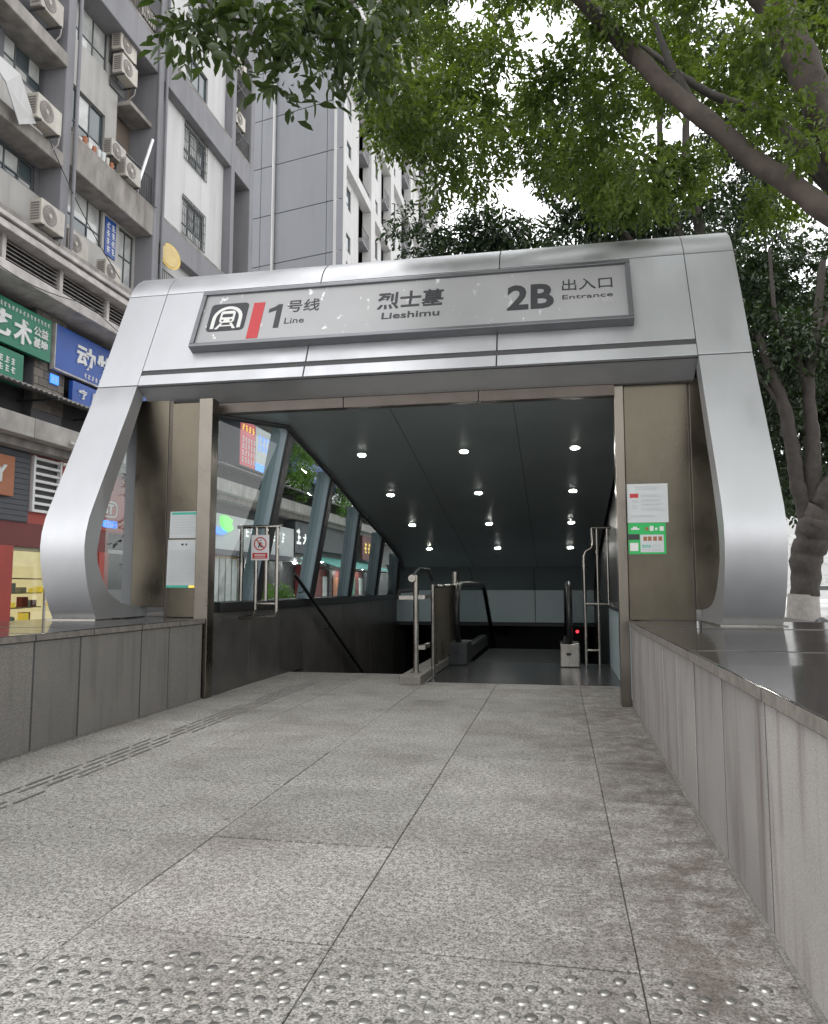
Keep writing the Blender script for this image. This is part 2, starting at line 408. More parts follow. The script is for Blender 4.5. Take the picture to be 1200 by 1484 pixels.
# ================================================================== LOW WALLS (plinths the portal stands on)
def low_wall(label, xi, xo, s, m, edges, gtop):
    w = thing('low_wall', label, 'wall', (xi, 5, 0))
    c = MB(); c.box(min(xi + s * .035, xo), max(xi + s * .035, xo), -4, 8.91 if s < 0 else 9.27, -.1, .925); c.box(min(xi + s * .12, xo), max(xi + s * .12, xo), 9.27, 22, -.1, .99)
    obj('core', c, M['grout'], w)
    for a, b_ in zip(edges[:-1], edges[1:]):
        t = MB(); off = random.uniform(-.003, .003); gp = random.choice((.012, .016, .02))
        xa, xb = sorted((xi + off, xi + s * .0345)); t.box(xa, xb, b_ + gp, a - gp / 2, .012, .928)
        obj('panel', t, m, w, bevel=.003, seg=1)
        t = MB(); xa, xb = sorted((xi + s * .004, xi + s * .034)); t.box(xa, xb, b_ - gp * .5 - .001, b_ + gp + .001, .013, .927); obj('joint', t, M['seam'], w)
    y = 9.3 if s > 0 else 9.08; k = 0
    while y > -3.5:
        L = random.uniform(.78, .9); t = MB()
        xa, xb = sorted((xi - s * .022, xo)); tz = [random.uniform(-.004, .004) for _ in range(4)]
        q = [(xa, y - L + .003), (xb, y - L + .003), (xb, y - .003), (xa, y - .003)]
        t.hexa([(a, b_, .932) for a, b_ in q], [(a, b_, 1.0 + z) for (a, b_), z in zip(q, tz)])
        cs = obj('cap_stone', t, M['cap'], w, bevel=.006)
        e = MB(); j = xi - s * .0245
        xa, xb = sorted((j, j + s * .008)); e.box(xa, xb, y - L + .008, y - .008, .938, .99)
        obj('rough_edge', e, M['capedge'], cs)
        y -= L
    t = MB(); xa, xb = sorted((xi - s * .02, xi + s * .03)); t.box(xa, xb, -4, 9.25, -.01, .011); obj('base_strip', t, M['kerb'], w)
    return w
E_R = [9.3, 8.75, 8.07, 7.18, 6.47, 5.75, 5.03, 4.21, 3.37, 2.55, 1.7, .85, 0, -.9, -1.8, -2.7, -3.6]
E_L = [8.9, 8.08, 7.49, 6.44, 5.79, 4.9, 4.1, 3.2, 2.3, 1.4, .5, -.4, -1.3, -2.2, -3.1]
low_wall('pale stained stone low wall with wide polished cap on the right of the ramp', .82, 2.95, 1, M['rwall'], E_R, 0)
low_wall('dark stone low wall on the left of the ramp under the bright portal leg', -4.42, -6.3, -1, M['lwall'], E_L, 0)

# ================================================================== THE ENTRANCE PORTAL
ent = thing('metro_entrance', 'silver aluminium metro entrance portal with curved legs around a dark stair opening', 'metro entrance', (-1.9, 8.6, 0))
OUT = [(8.17, 1.005), (8.09, 1.13), (8.02, 1.27), (7.965, 1.41), (7.922, 1.56), (7.89, 1.72), (7.878, 1.86), (7.895, 2.03), (7.945, 2.2), (8.03, 2.38), (8.17, 2.66), (8.34, 2.99), (8.52, 3.35), (8.69, 3.68), (8.86, 4.035)]
INN = [(9.06, 4.035), (9.0, 3.87), (8.86, 3.56), (8.73, 3.26), (8.6, 2.99), (8.49, 2.78), (8.37, 2.52), (8.27, 2.28), (8.18, 2.05), (8.13, 1.83), (8.15, 1.68), (8.25, 1.5), (8.36, 1.37), (8.49, 1.27), (8.66, 1.2), (8.87, 1.16), (9.28, 1.13), (9.28, 1.005)]
def F(v, off=0):          # point on the leaning fascia: v up the slope, off in front of it
    return (8.86 + .4104 * v - .9119 * off, 4.04 + .9119 * v + .4104 * off)
TOP = [F(1.66), (9.62, 5.70), (9.73, 5.83), (9.88, 5.94), (10.07, 6.02), (10.3, 6.06), (11.0, 6.02), (11.6, 5.93)]
TOPI = [(11.6, 5.7), (10.4, 5.75), F(1.66, -.22)]
XL0, XL1, XR0, XR1 = -6.0, -5.42, 1.62, 2.2
for x0, x1 in ((XL0, XL1), (XR0, XR1)):
    l = MB(); l.ext(OUT + INN, 0, x0, x1, True); lp = obj('leg_panel', l, M['alu'], ent, bevel=.012)
    m = lp.data
    l = MB(); l.ext([F(.01, 0), F(1.648, 0), F(1.648, -.22), F(.01, -.22)], 0, x0, x1 - .0); obj('upper_leg_panel', l, M['alu'], ent, bevel=.008)
    l = MB(); l.ext(TOP + TOPI, 0, x0, x1, True); obj('corner_panel', l, M['alu'], ent, bevel=.01)
    l = MB(); l.box(x0 - .03, x1 + .03, 8.1, 9.2, .995, 1.012); obj('base_plate', l, M['stainl'], ent)
# dark body behind the joints
l = MB(); l.ext([F(-.02, -.015), F(1.66, -.015), (9.75, 5.8), (10.1, 5.98), (11.5, 5.9), (11.5, 4.2), (9.3, 4.2), (9.05, 4.0)], 0, XL0 + .02, XR1 - .02)
obj('joint_backing', l, M['seam'], ent)
xs = [XL1, -3.13, -.69, XR0]
for a, b_ in zip(xs[:-1], xs[1:]):
    l = MB(); l.ext([F(.25, 0), F(1.648, 0), F(1.648, -.03), F(.25, -.03)], 0, a + .01, b_ - .01); obj('fascia_panel', l, M['alu'], ent, bevel=.004)
    l = MB(); l.ext([F(.0, .004), F(.165, .004), F(.165, -.05), F(.0, -.05)], 0, a + .01, b_ - .01); obj('fascia_strip', l, M['alu'], ent, bevel=.006)
    l = MB(); l.ext(TOP + TOPI, 0, a + .008, b_ - .008, True); obj('roof_edge_panel', l, M['alu'], ent, bevel=.006)
l = MB(); l.ext([F(-.005, 0.0), F(-.005, -.05), (9.6, 3.95), (9.6, 3.85), (9.2, 3.84)], 0, XL1 + .004, XR0 - .004); obj('soffit', l, M['alu'], ent)
for x0, x1 in ((-4.43, -2.7), (-2.69, -.95), (-.94, .7)):
    l = MB(); l.box(x0, x1, 9.2, 9.34, 3.70, 3.835); obj('lintel', l, M['lintel'], ent, bevel=.004)
# stainless jambs
for x0, x1, y0, y1, z0, z1 in ((.815, 1.555, 9.3, 9.4, 1.002, 3.838), (1.575, 2.12, 9.31, 9.4, 1.13, 3.9), (-5.03, -4.62, 9.1, 9.2, 1.002, 3.838), (-5.56, -5.09, 9.12, 9.22, 1.13, 3.9)):
    l = MB(); l.box(x0, x1, y0, y1, z0, z1); obj('jamb_panel', l, M['stain'], ent, bevel=.006)
for x0, x1, y0, y1 in ((.70, .81, 9.27, 9.46), (-4.56, -4.37, 8.92, 9.11)):
    l = MB(); l.box(x0, x1, y0, y1, 0, 3.838); obj('door_post', l, M['post'], ent, bevel=.008)
for x0, x1, y in ((-5.088, -5.034, 9.13), (-5.72, -5.562, 9.15), (1.556, 1.574, 9.33)):
    l = MB(); l.box(x0, x1, y, y + .07, 1.0, 3.9); obj('mullion', l, M['lintel'] if y != 9.15 else M['alug'], ent)
l = MB(); l.box(-6.0, -5.72, 9.17, 9.18, 1.1, 3.95); obj('end_glass', l, M['glass'], ent)
# interior: ceiling falling away with the stair, side windows, walls
TS = math.tan(R(10.5))
def CZ(y): return 3.72 - TS * (y - 9.3)
cl = [(-4.55, 9.345), (.9, 9.345), (.9, 20.4), (-4.3, 20.4), (-3.82, 17.8), (-3.76, 15.8), (-3.76, 13.97), (-3.70, 11.94), (-3.69, 9.74)]
l = MB(); l.hexa([(x, y, 0) for x, y in cl[:4]], [(x, y, 1) for x, y in cl[:4]]); l = MB()
nb = len(cl); l.add([(x, y, CZ(y)) for x, y in cl] + [(x, y, CZ(y) + .5) for x, y in cl], [tuple(range(nb - 1, -1, -1)), tuple(range(nb, 2 * nb))] + [(i, (i + 1) % nb, (i + 1) % nb + nb, i + nb) for i in range(nb)])
ceil = obj('ceiling', l, M['ceil'], ent)
for x in (-2.12, -.53):
    l = MB(); l.hexa([(x, 9.35, CZ(9.35) - .006), (x + .012, 9.35, CZ(9.35) - .006), (x + .012, 20.3, CZ(20.3) - .006), (x, 20.3, CZ(20.3) - .006)], [(x, 9.35, CZ(9.35) + .01), (x + .012, 9.35, CZ(9.35) + .01), (x + .012, 20.3, CZ(20.3) + .01), (x, 20.3, CZ(20.3) + .01)])
    obj('ceiling_joint', l, M['cjoint'], ceil)
cn = Vector((0, -TS, -1)).normalized()
for y in (11.0, 13.02, 15.04, 17.12):
    for x in (-2.92, -1.35, .265):
        c = Vector((x, y, CZ(y)))
        d = MB(); d.disc(c - cn * .01, cn, .085, .02, seg=20); obj('downlight_ring', d, M['ring'], ceil)
        d = MB(); d.disc(c, cn, .056, .014, seg=20); obj('downlight', d, M['lamp'], ceil)
CB = [10.5, 13.0, 15.53, 17.9, 20.4]
CT = [(-3.69, 9.9, 3.6), (-3.70, 11.96, 3.22), (-3.76, 14.02, 2.84), (-3.76, 15.95, 2.48), (-3.82, 17.95, 2.1)]
for yb, (xt, yt, zt) in zip(CB, CT):
    B_ = [(-4.66, yb, 1.19), (-4.42, yb, 1.19), (-4.42, yb + .14, 1.19), (-4.66, yb + .14, 1.19)]
    T_ = [(xt - .24, yt, zt + .1), (xt, yt, zt + .1), (xt, yt + .14, zt + .1), (xt - .24, yt + .14, zt + .1)]
    l = MB(); l.hexa(B_, T_); col_ = obj('column', l, M['column'], ent, bevel=.01)
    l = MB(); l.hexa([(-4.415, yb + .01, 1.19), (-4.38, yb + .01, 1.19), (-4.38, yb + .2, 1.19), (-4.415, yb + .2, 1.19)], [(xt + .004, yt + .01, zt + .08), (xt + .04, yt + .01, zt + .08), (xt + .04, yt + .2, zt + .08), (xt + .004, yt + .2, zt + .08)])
    obj('shade_strip', l, M['dark'], col_)  # dark strip along the column's inner side, standing for its shade
pts_b = [(-4.5, 9.32, 1.19)] + [(-4.5, y + .07, 1.19) for y in CB] + [(-4.5, 21.8, 1.19)]
pts_t = [(-4.5, 9.33, 3.72)] + [(x - .1, y + .07, z + .05) for x, y, z in CT] + [(-4.35, 21.8, 1.42)]
for i in range(len(pts_b) - 1):
    l = MB(); l.add([pts_b[i], pts_b[i + 1], pts_t[i + 1], pts_t[i]], [(0, 1, 2, 3)]); obj('side_glass', l, M['glass'], ent)
l = MB(); l.tube([(x + .02, y, z) for x, y, z in [(-4.5, 9.33, 3.70), (-3.70, 9.78, 3.62)] + CT[1:] + [(-4.3, 21.3, 1.48)]], .045, 8); obj('window_head', l, M['dark'], ent)
l = MB(); l.box(-4.75, -4.36, 9.3, 22, 1.06, 1.19); obj('sill', l, M['black'], ent, bevel=.008)
y = 9.12
while y < 21.5:
    l = MB(); l.box(-4.5, -4.405, y + .004, y + 1.196, -5.5 if y > 11.9 else -.01, 1.06); obj('panel', l, M['dgran'], ent, bevel=.003, seg=1); y += 1.2
l = MB(); l.box(.95, 1.05, 9.4, 22, 1.05, 4.1); l.box(.90, 1.05, 13.9, 22, -5.5, 1.05); obj('side_wall', l, M['dark'], ent)
y = 9.47
while y < 13.6:
    l = MB(); l.box(.865, .95, y + .004, y + .73, 0, 1.03); obj('panel', l, M['bwall'], ent, bevel=.003, seg=1); y += .74
l = MB(); l.box(.84, .96, 9.45, 13.9, 1.03, 1.08); obj('sill', l, M['black'], ent)
# bulkhead and panels at the bottom of the ceiling, dark tunnel below
for x0, x1 in ((-4.4, -2.23), (-2.22, -.63), (-.62, .9)):
    l = MB(); l.box(x0 + .004, x1 - .004, 20.4, 20.5, .45, 1.30); obj('tunnel_panel', l, M['bwall'], ent)
    l = MB(); l.hexa([(x0 + .004, 20.36, 1.31), (x1 - .004, 20.36, 1.31), (x1 - .004, 20.5, 1.31), (x0 + .004, 20.5, 1.31)], [(x0 + .004, 19.0, 1.96), (x1 - .004, 19.0, 1.96), (x1 - .004, 20.5, 1.96), (x0 + .004, 20.5, 1.96)]); obj('bulkhead_panel', l, M['ceil'], ent)
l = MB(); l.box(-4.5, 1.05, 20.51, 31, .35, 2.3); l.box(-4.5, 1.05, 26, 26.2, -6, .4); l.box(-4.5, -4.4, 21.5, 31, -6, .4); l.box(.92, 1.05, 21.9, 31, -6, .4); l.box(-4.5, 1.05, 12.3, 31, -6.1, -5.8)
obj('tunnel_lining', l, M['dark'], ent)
l = MB(); l.box(-1.95, .9, 11.103, 14.3, -.1, -.006); obj('landing_plate', l, M['landing'], ent)
for k in range(30):
    l = MB(); l.box(-4.4, -2.2, 12.0 + .3 * k, 12.3 + .3 * k + .02, -.3 - .15 * k, -.15 * (k + 1)); obj('stair_step', l, M['dgran'], ent)
l = MB(); l.box(-2.2, -1.97, 12.0, 21, -5.5, -.01); obj('parapet', l, M['dgran'], ent)

# roof over the stair
rl = [(-4.0, 10.6), (1.15, 10.6), (1.15, 21.5), (-4.4, 21.5)]
l = MB(); l.hexa([(x, y, CZ(y) + .52) for x, y in rl], [(x, y, max(CZ(y) + .9, 0)) for x, y in rl]); obj('roof', l, M['alug'], ent)
l = MB(); l.hexa([(-5.9, 9.45, 4.2), (2.1, 9.45, 4.2), (2.1, 11.5, 4.2), (-5.9, 11.5, 4.2)], [(-5.9, 9.6, 5.65), (2.1, 9.6, 5.65), (2.1, 11.5, 5.65), (-5.9, 11.5, 5.65)]); obj('roof_box', l, M['alug'], ent)
l = MB(); l.hexa([(-4.1, 11.4, 3.95), (1.3, 11.4, 3.95), (1.3, 21.5, 2.0), (-4.1, 21.5, 2.0)], [(-4.1, 11.4, 5.8), (1.3, 11.4, 5.8), (1.3, 21.5, 2.4), (-4.1, 21.5, 2.4)]); obj('roof_slope', l, M['alug'], ent)
# handrail down the left wall of the stair
hr = thing('handrail', 'dark handrail sloping down the left wall of the stair', 'handrail', (-4.3, 12, 0))
l = MB(); l.tube([(-4.3, 11.9, 1.6), (-4.3, 12.07, 1.53), (-4.3, 16.23, -.41), (-4.3, 18, -1.25)], .03, 10); obj('rail', l, M['black'], hr)
for y in (12.4, 13.9, 15.4):
    z = 1.53 - (y - 12.07) * .4663; l = MB(); l.tube([(-4.41, y, z - .08), (-4.33, y, z - .08), (-4.3, y, z - .02)], .012, 6); obj('bracket', l, M['dark'], hr)

# ================================================================== ESCALATOR
esc = thing('escalator', 'dark escalator with black handrails going down behind the landing plate', 'escalator', (-.75, 14, 0))
HP = [(13.95, .3), (13.7, .38), (13.5, .55), (13.42, .8), (13.44, 1.05), (13.52, 1.25), (13.68, 1.39), (13.9, 1.44), (14.3, 1.45), (17.9, 1.44), (18.4, 1.38), (18.9, 1.15), (20.3, .3), (22, -.7)]
for x in (-1.80, .17):
    l = MB(); l.tube([(x, y, z) for y, z in HP], .055, 10); obj('handrail_belt', l, M['black'], esc)
    l = MB(); l.add([(x, y, z) for y, z in HP[1:-1]] + [(x, 20.3, -1.2), (x, 18.3, -.02), (x, 14, .1)], [tuple(range(len(HP) + 1))]); obj('balustrade_glass', l, M['eglass'], esc)
    l = MB(); l.box(x - .17, x + .17, 13.55, 14.3, -.006, .40); l.hexa([(x - .12, 14.3, 0), (x + .12, 14.3, 0), (x + .12, 18.2, 0), (x - .12, 18.2, 0)], [(x - .08, 14.3, .25), (x + .08, 14.3, .25), (x + .08, 18.2, .25), (x - .08, 18.2, .25)])
    sk = obj('skirt', l, M['stainl'] if x > 0 else M['dark'], esc, bevel=.02)
    l = MB(); l.box(x - .06, x + .02, 13.535, 13.56, .2, .25); obj('key_switch', l, M['black'], sk)
l = MB(); l.disc((.30, 13.5, .62), (0, -1, 0), .026, .02, seg=14); obj('stop_button', l, mat('red_button', (.8, .02, .03), .4, 0, 0, emit=.8), esc)
for k in range(8):
    l = MB(); l.box(-1.6, -.0, 14.3 + k * .4, 14.698 + k * .4, -.2, -.015); obj('step', l, M['black'], esc)
for k in range(12):
    l = MB(); l.box(-1.6, -.0, 17.5 + k * .35, 17.85 + k * .35, -.5 - k * .2, -.2 - k * .2); obj('step', l, M['black'], esc)

# ================================================================== CENTRE RAILING, GATES
kb = MB(); kb.box(-2.27, -1.96, 10.72, 14.6, 0, .13)
rl = thing('centre_railing', 'stainless steel railing on a stone kerb between the stairs and the escalator', 'railing', (-2.1, 11, 0))
obj('kerb', kb, M['kerb'], rl, bevel=.01)
for x, y, zt, r_ in ((-2.1, 11.12, 1.57, .042), (-1.95, 11.75, 1.43, .03), (-1.95, 14.4, 1.68, .06)):
    l = MB(); l.tube([(x, y, .13 if x < -2 else .02), (x, y, zt)], r_, 12); p = obj('post', l, M['stainl'], rl)
    l = MB(); l.disc((x, y, .131), (0, 0, 1), r_ * 2, .012, seg=16); obj('post_foot', l, M['stainl'], p)
l = MB(); l.tube([(-2.42, 11.45, 1.2), (-2.42, 11.4, 1.32), (-2.24, 11.35, 1.33), (-2.14, 11.2, 1.35), (-2.16, 11.12, 1.55), (-2.05, 11.14, 1.66), (-1.98, 11.5, 1.66), (-1.95, 11.72, 1.5)], .028, 8); obj('top_rail', l, M['dark'], rl)
l = MB(); l.disc((-2.15, 11.07, 1.52), (0, -1, 0), .055, .03, seg=16); obj('end_cap', l, M['stainl'], rl)
for z in (1.24, .5):
    l = MB(); l.box(-2.1, -1.96, 11.1, 11.14, z - .03, z + .03); l.box(-2.02, -1.98, 11.14, 11.72, z - .03, z + .03); obj('cross_rail', l, M['stainl'], rl)
l = MB(); l.box(-2.4, -2.1, 11.3, 11.34, 1.2, 1.26); obj('cross_rail', l, M['stainl'], rl)
l = MB(); l.tube([(-1.95, 11.75, 1.40), (-1.95, 14.4, 1.42)], .03, 8); l.tube([(-1.95, 11.75, .18), (-1.95, 14.4, .18)], .02, 8); obj('panel_rail', l, M['stainl'], rl)
for k in range(32):
    y = 11.85 + k * .078; l = MB(); l.tube([(-1.95, y, .18), (-1.95, y, 1.41)], .012, 6); obj('bar', l, M['stain'], rl)

ga = thing('folding_gate', 'stainless tube gate carrying the no climbing sign beside the left windows', 'gate', (-4.1, 9.9, 1.1))
G = .03
def gate_tube(root, name, path, r_=G): l = MB(); l.tube(path, r_, 10); return obj(name, l, M['stainl'], root)
gate_tube(ga, 'top_tube', [(-4.42, 9.9, 2.23), (-3.79, 9.9, 2.23)], .026)
for x, z0 in ((-4.36, 1.2), (-4.14, 1.08), (-3.99, 1.2), (-3.83, 1.05)): gate_tube(ga, 'upright', [(x, 9.9, z0), (x, 9.9, 2.22)], .028)
gate_tube(ga, 'bottom_tube', [(-4.14, 9.9, 1.16), (-3.83, 9.9, 1.16)], .024)
for x in (-4.14, -3.83): gate_tube(ga, 'bracket', [(x, 9.9, 1.08), (x - .02, 9.9, 1.0), (-4.41, 9.95, .96)], .018)
gb = thing('folding_gate', 'stainless tube gate with a stepped edge folded against the right wall beside the escalator', 'gate', (.7, 13.75, 0))
gate_tube(gb, 'edge_tube', [(.45, 13.75, -.006), (.45, 13.75, 1.93), (.475, 13.75, 2.02), (.585, 13.75, 2.08), (.61, 13.75, 2.17), (.59, 13.75, 2.44)], .03)
gate_tube(gb, 'top_tube', [(.59, 13.75, 2.44), (.93, 13.75, 2.44)], .03)
for x, z0 in ((.68, -.006), (.86, 1.08)): gate_tube(gb, 'upright', [(x, 13.75, z0), (x, 13.75, 2.43)], .026)
for z, x1 in ((1.09, .93), (.28, .68)): gate_tube(gb, 'cross_tube', [(.45, 13.75, z), (x1, 13.75, z)], .024)

# ================================================================== STATION SIGN ON THE FASCIA
sg = thing('station_sign', 'long grey framed station name board on the portal fascia with line number and exit code', 'sign', (-1.9, 9.0, 4.3))
def SP(x, v, off): return (x, *F(v, off))
SV = (0, .4104, .9119)
m_face, nt, b_ = nodes('sign_face')
f = noise(nt, 5.5, 5, rough=.62, stretch=(1.6, 1, .8)); big = noise(nt, .8, 2)
mk = ramp(nt, f, [(.62, 0), (.655, 1)]); mk2 = ramp(nt, big, [(.4, 0), (.55, 1)])
mk3 = mixc(nt, 1.0, mk, mk2, 'MULTIPLY')
basec = ramp(nt, noise(nt, .7, 2), [(.3, (.27, .27, .275)), (.7, (.34, .34, .345))])
nt.links.new(mixc(nt, mk3, basec, (.72, .72, .73)), b_.inputs['Base Color']); b_.inputs['Roughness'].default_value = .3
l = MB(); l.ext([F(.53, .02), F(1.475, .02), F(1.475, .10), F(.53, .10)], 0, -4.72, .90); obj('face', l, m_face, sg)
fr = []
for v0, v1, x0, x1 in ((.505, .565, -4.755, .937), (1.44, 1.50, -4.755, .937), (.566, 1.439, -4.755, -4.70), (.566, 1.439, .88, .937)):
    l = MB(); l.ext([F(v0, 0.002), F(v1, 0.002), F(v1, .135), F(v0, .135)], 0, x0, x1); obj('frame', l, M['signframe'], sg, bevel=.012)
SO = .1005
def slet(name, s, x0, x1, v0, v1, m=None, bold=0): return obj(name, text_mb(s, x1 - x0, v1 - v0, (1, 0, 0), SV, SP(x0, v0, SO), .004, bold), m or M['ink'], sg)
slet('line_text', '号线', -3.49, -3.04, 1.03, 1.25, bold=.008); slet('line_text', 'Line', -3.49, -3.22, .83, .93)
slet('station_name', '烈士墓', -2.25, -1.37, .96, 1.26, bold=.022); slet('station_name', 'Lieshimu', -2.17, -1.42, .79, .90, bold=.014)
slet('exit_code', '2B', -.57, .006, .79, 1.215, bold=.03)
slet('exit_text', '出入口', .106, .715, 1.06, 1.25, bold=.004); slet('exit_text', 'Entrance', .108, .712, .915, .985)
def spoly(name, pts, m, off=SO, th=.004):
    l = MB(); n = len(pts)
    l.add([SP(x, v, off) for x, v in pts] + [SP(x, v, off + th) for x, v in pts], [tuple(range(n, 2 * n))] + [(i, (i + 1) % n, (i + 1) % n + n, i + n) for i in range(n)])
    return obj(name, l, m, sg)
def rrect(x0, x1, y0, y1, r_, n=4):
    p = []
    for cx, cy, a0 in ((x1 - r_, y0 + r_, -90), (x1 - r_, y1 - r_, 0), (x0 + r_, y1 - r_, 90), (x0 + r_, y0 + r_, 180)):
        p += [(cx + r_ * math.cos(R(a0 + 90 * k / n)), cy + r_ * math.sin(R(a0 + 90 * k / n))) for k in range(n + 1)]
    return p
spoly('line_number', [(-3.635, .77), (-3.56, .77), (-3.56, 1.19), (-3.62, 1.19), (-3.655, 1.155), (-3.74, 1.115), (-3.74, 1.05), (-3.635, 1.085)], M['ink'])
spoly('red_bar', [(-3.98, .61), (-3.82, .61), (-3.82, 1.25), (-3.98, 1.25)], M['red'])
spoly('metro_emblem', rrect(-4.59, -4.05, .775, 1.27, .06), M['ink'])
cx = -4.32
def arch(r0, r1, y0, yc):
    a = [(cx + r1 * math.cos(R(t)), yc + r1 * math.sin(R(t))) for t in range(0, 181, 15)]
    c = [(cx + r0 * math.cos(R(t)), yc + r0 * math.sin(R(t))) for t in range(180, -1, -15)]
    return [(cx + r1, y0)] + a + [(cx - r1, y0), (cx - r0, y0)] + c + [(cx + r0, y0)]
spoly('emblem_arch', arch(.165, .215, .82, 1.0), M['pale'], SO + .0041, .003)
spoly('emblem_train', rrect(cx - .105, cx + .105, .92, 1.13, .04), M['pale'], SO + .0041, .003)
spoly('emblem_window', rrect(cx - .075, cx + .075, 1.015, 1.075, .015), M['ink'], SO + .0073, .002)
for s in (-1, 1):
    spoly('emblem_lamp', rrect(cx + s * .06 - .016, cx + s * .06 + .016, .945, .975, .01), M['ink'], SO + .0073, .002)
    spoly('emblem_rail', [(cx + s * .05, .91), (cx + s * .085, .91), (cx + s * .15, .81), (cx + s * .105, .81)], M['pale'], SO + .0041, .003)
spoly('emblem_sleeper', [(cx - .09, .855), (cx + .09, .855), (cx + .09, .875), (cx - .09, .875)], M['pale'], SO + .0041, .0028)

# ================================================================== POSTERS AND NOTICES
def poster(name, label, cat, x0, z0, w, h, y, base, prints, bend=0):
    t = thing(name, label, cat, (x0 + w / 2, y, z0))
    l = MB(); l.hexa([(x0, y - .003, z0), (x0 + w, y - .003, z0), (x0 + w, y, z0), (x0, y, z0)], [(x0 + bend, y - .003 - bend * .3, z0 + h), (x0 + w + bend, y - .003, z0 + h), (x0 + w + bend, y, z0 + h), (x0 + bend, y, z0 + h)])
    obj('sheet', l, base, t)
    by = {}
    for nm, m, rects in prints:
        l = MB(); k = .0005 * (prints.index((nm, m, rects)) + 1)
        for u0, v0, u1, v1 in rects:
            yy = y - .003 - bend * .3 * v1
            xa, xb = x0 + u0 * w + bend * (v0 + v1) / 2, x0 + u1 * w + bend * (v0 + v1) / 2
            l.add([(xa, yy - .0006 - k, z0 + v0 * h), (xb, yy - .0006 - k, z0 + v0 * h), (xb, yy - .0006 - k, z0 + v1 * h), (xa, yy - .0006 - k, z0 + v1 * h)], [(0, 1, 2, 3)])
        q = obj(nm, l, M[m], t)
        if len(rects) > 1: q['kind'] = 'stuff'
    return t
def lines(u0, u1, vs, h=.018, jag=.1, gaps=0):
    r_ = []
    for v in vs:
        e = u1 - random.uniform(0, jag) * (u1 - u0)
        u = u0
        while u < e - .01:
            w = random.uniform(.05, .14) if gaps else e - u
            r_.append((u, v, min(u + w, e), v + h)); u += w + .012
    return r_
poster('notice', 'white paper notice with a small red block on the right jamb above the green notice', 'notice', .823, 2.158, .47, .465, 9.298, M['paper'],
       [('red_block', 'red', [(.07, .64, .28, .75)]), ('heading', 'pgrey', lines(.2, .76, [.9, .85], .03, .05, 1)),
        ('text_line', 'pgrey', lines(.34, .92, [.7, .66, .58, .54, .47, .44, .36, .31], .016, .25, 1) + lines(.12, .27, [.56, .52, .42, .36], .025, .1, 1) + lines(.06, .7, [.17, .14], .016, .1, 1))])
poster('notice', 'small green notice with a white text field on the right jamb below the white paper', 'notice', .826, 1.782, .43, .372, 9.298, M['green'],
       [('text_field', 'paper', [(.32, .06, .94, .62)]), ('coloured_dots', 'orange', [(.46, .76, .54, .86), (.4, .42, .5, .56), (.52, .42, .62, .56), (.66, .42, .76, .56), (.8, .42, .9, .56)]),
        ('pale_marks', 'pale', [(.08, .78, .3, .83), (.13, .83, .24, .88), (.58, .74, .68, .9), (.72, .76, .78, .84), (.84, .74, .95, .88), (.04, .1, .26, .36)]),
        ('black_patch', 'ink', [(.0, .46, .3, .64)]), ('green_text', 'teal', lines(.36, .6, [.26, .21], .03, .05, 1)), ('text_line', 'pgrey', lines(.62, .9, [.28, .23, .15, .11], .02, .2, 1) + lines(.36, .6, [.13], .02, .2, 1))])
poster('notice', 'white notice with a teal header on the left jamb above the longer notice', 'notice', -5.02, 2.03, .44, .35, 9.098, M['paper'],
       [('header', 'teal', [(.05, .88, .97, .97)]), ('text_line', 'pgrey', lines(.08, .92, [.78, .68, .58, .48, .38, .28, .18], .022, .3, 1))], .008)
poster('notice', 'longer white notice with a green foot on the left jamb below the teal headed one', 'notice', -5.045, 1.383, .455, .625, 9.098, M['paper'],
       [('footer', 'teal', [(.0, .0, .7, .05)]), ('footer_end', 'yel', [(.7, .0, 1.0, .045)]), ('heading', 'ink', [(.42, .88, .49, .92), (.55, .88, .6, .92)]), ('text_line', 'pgrey', lines(.07, .95, [.76 - .045 * k for k in range(15)], .012, .25, 1))], .012)
# no climbing sign on the left gate
ns = poster('warning_sign', 'white no climbing sign with red ring and red caption on the tube gate', 'warning sign', -4.2, 1.762, .263, .35, 9.868, M['white'],
       [('caption_field', 'red', [(.08, .06, .92, .29)]), ('caption_text', 'pale', lines(.2, .8, [.18], .05, .02, 1) + lines(.2, .8, [.11], .025, .02, 1))])
def ringpts(cx, cz, r0, r1, y, n=24):
    l = MB(); v = [(cx + r_ * math.cos(2 * math.pi * k / n), y, cz + r_ * math.sin(2 * math.pi * k / n)) for r_ in (r0, r1) for k in range(n)]
    l.add(v, [(k, (k + 1) % n, (k + 1) % n + n, k + n) for k in range(n)]); return l
l = ringpts(-4.0685, 1.99, .078, .095, 9.8635); c = math.cos(R(45)) * .08
l.add([(-4.0685 - c - .006, 9.8635, 1.99 + c - .006), (-4.0685 - c + .006, 9.8635, 1.99 + c + .006), (-4.0685 + c + .006, 9.8635, 1.99 - c + .006), (-4.0685 + c - .006, 9.8635, 1.99 - c - .006)], [(0, 3, 2, 1)])
obj('ring', l, M['red'], ns)
l = MB()
def stroke(p, q, w):
    d = Vector((q[0] - p[0], 0, q[1] - p[1])).normalized(); n_ = Vector((-d.z, 0, d.x)) * w
    P_, Q_ = Vector((p[0], 9.8642, p[1])), Vector((q[0], 9.8642, q[1])); l.add([P_ - n_, Q_ - n_, Q_ + n_, P_ + n_], [(0, 1, 2, 3)])
X0, Z0 = -4.0685, 1.99
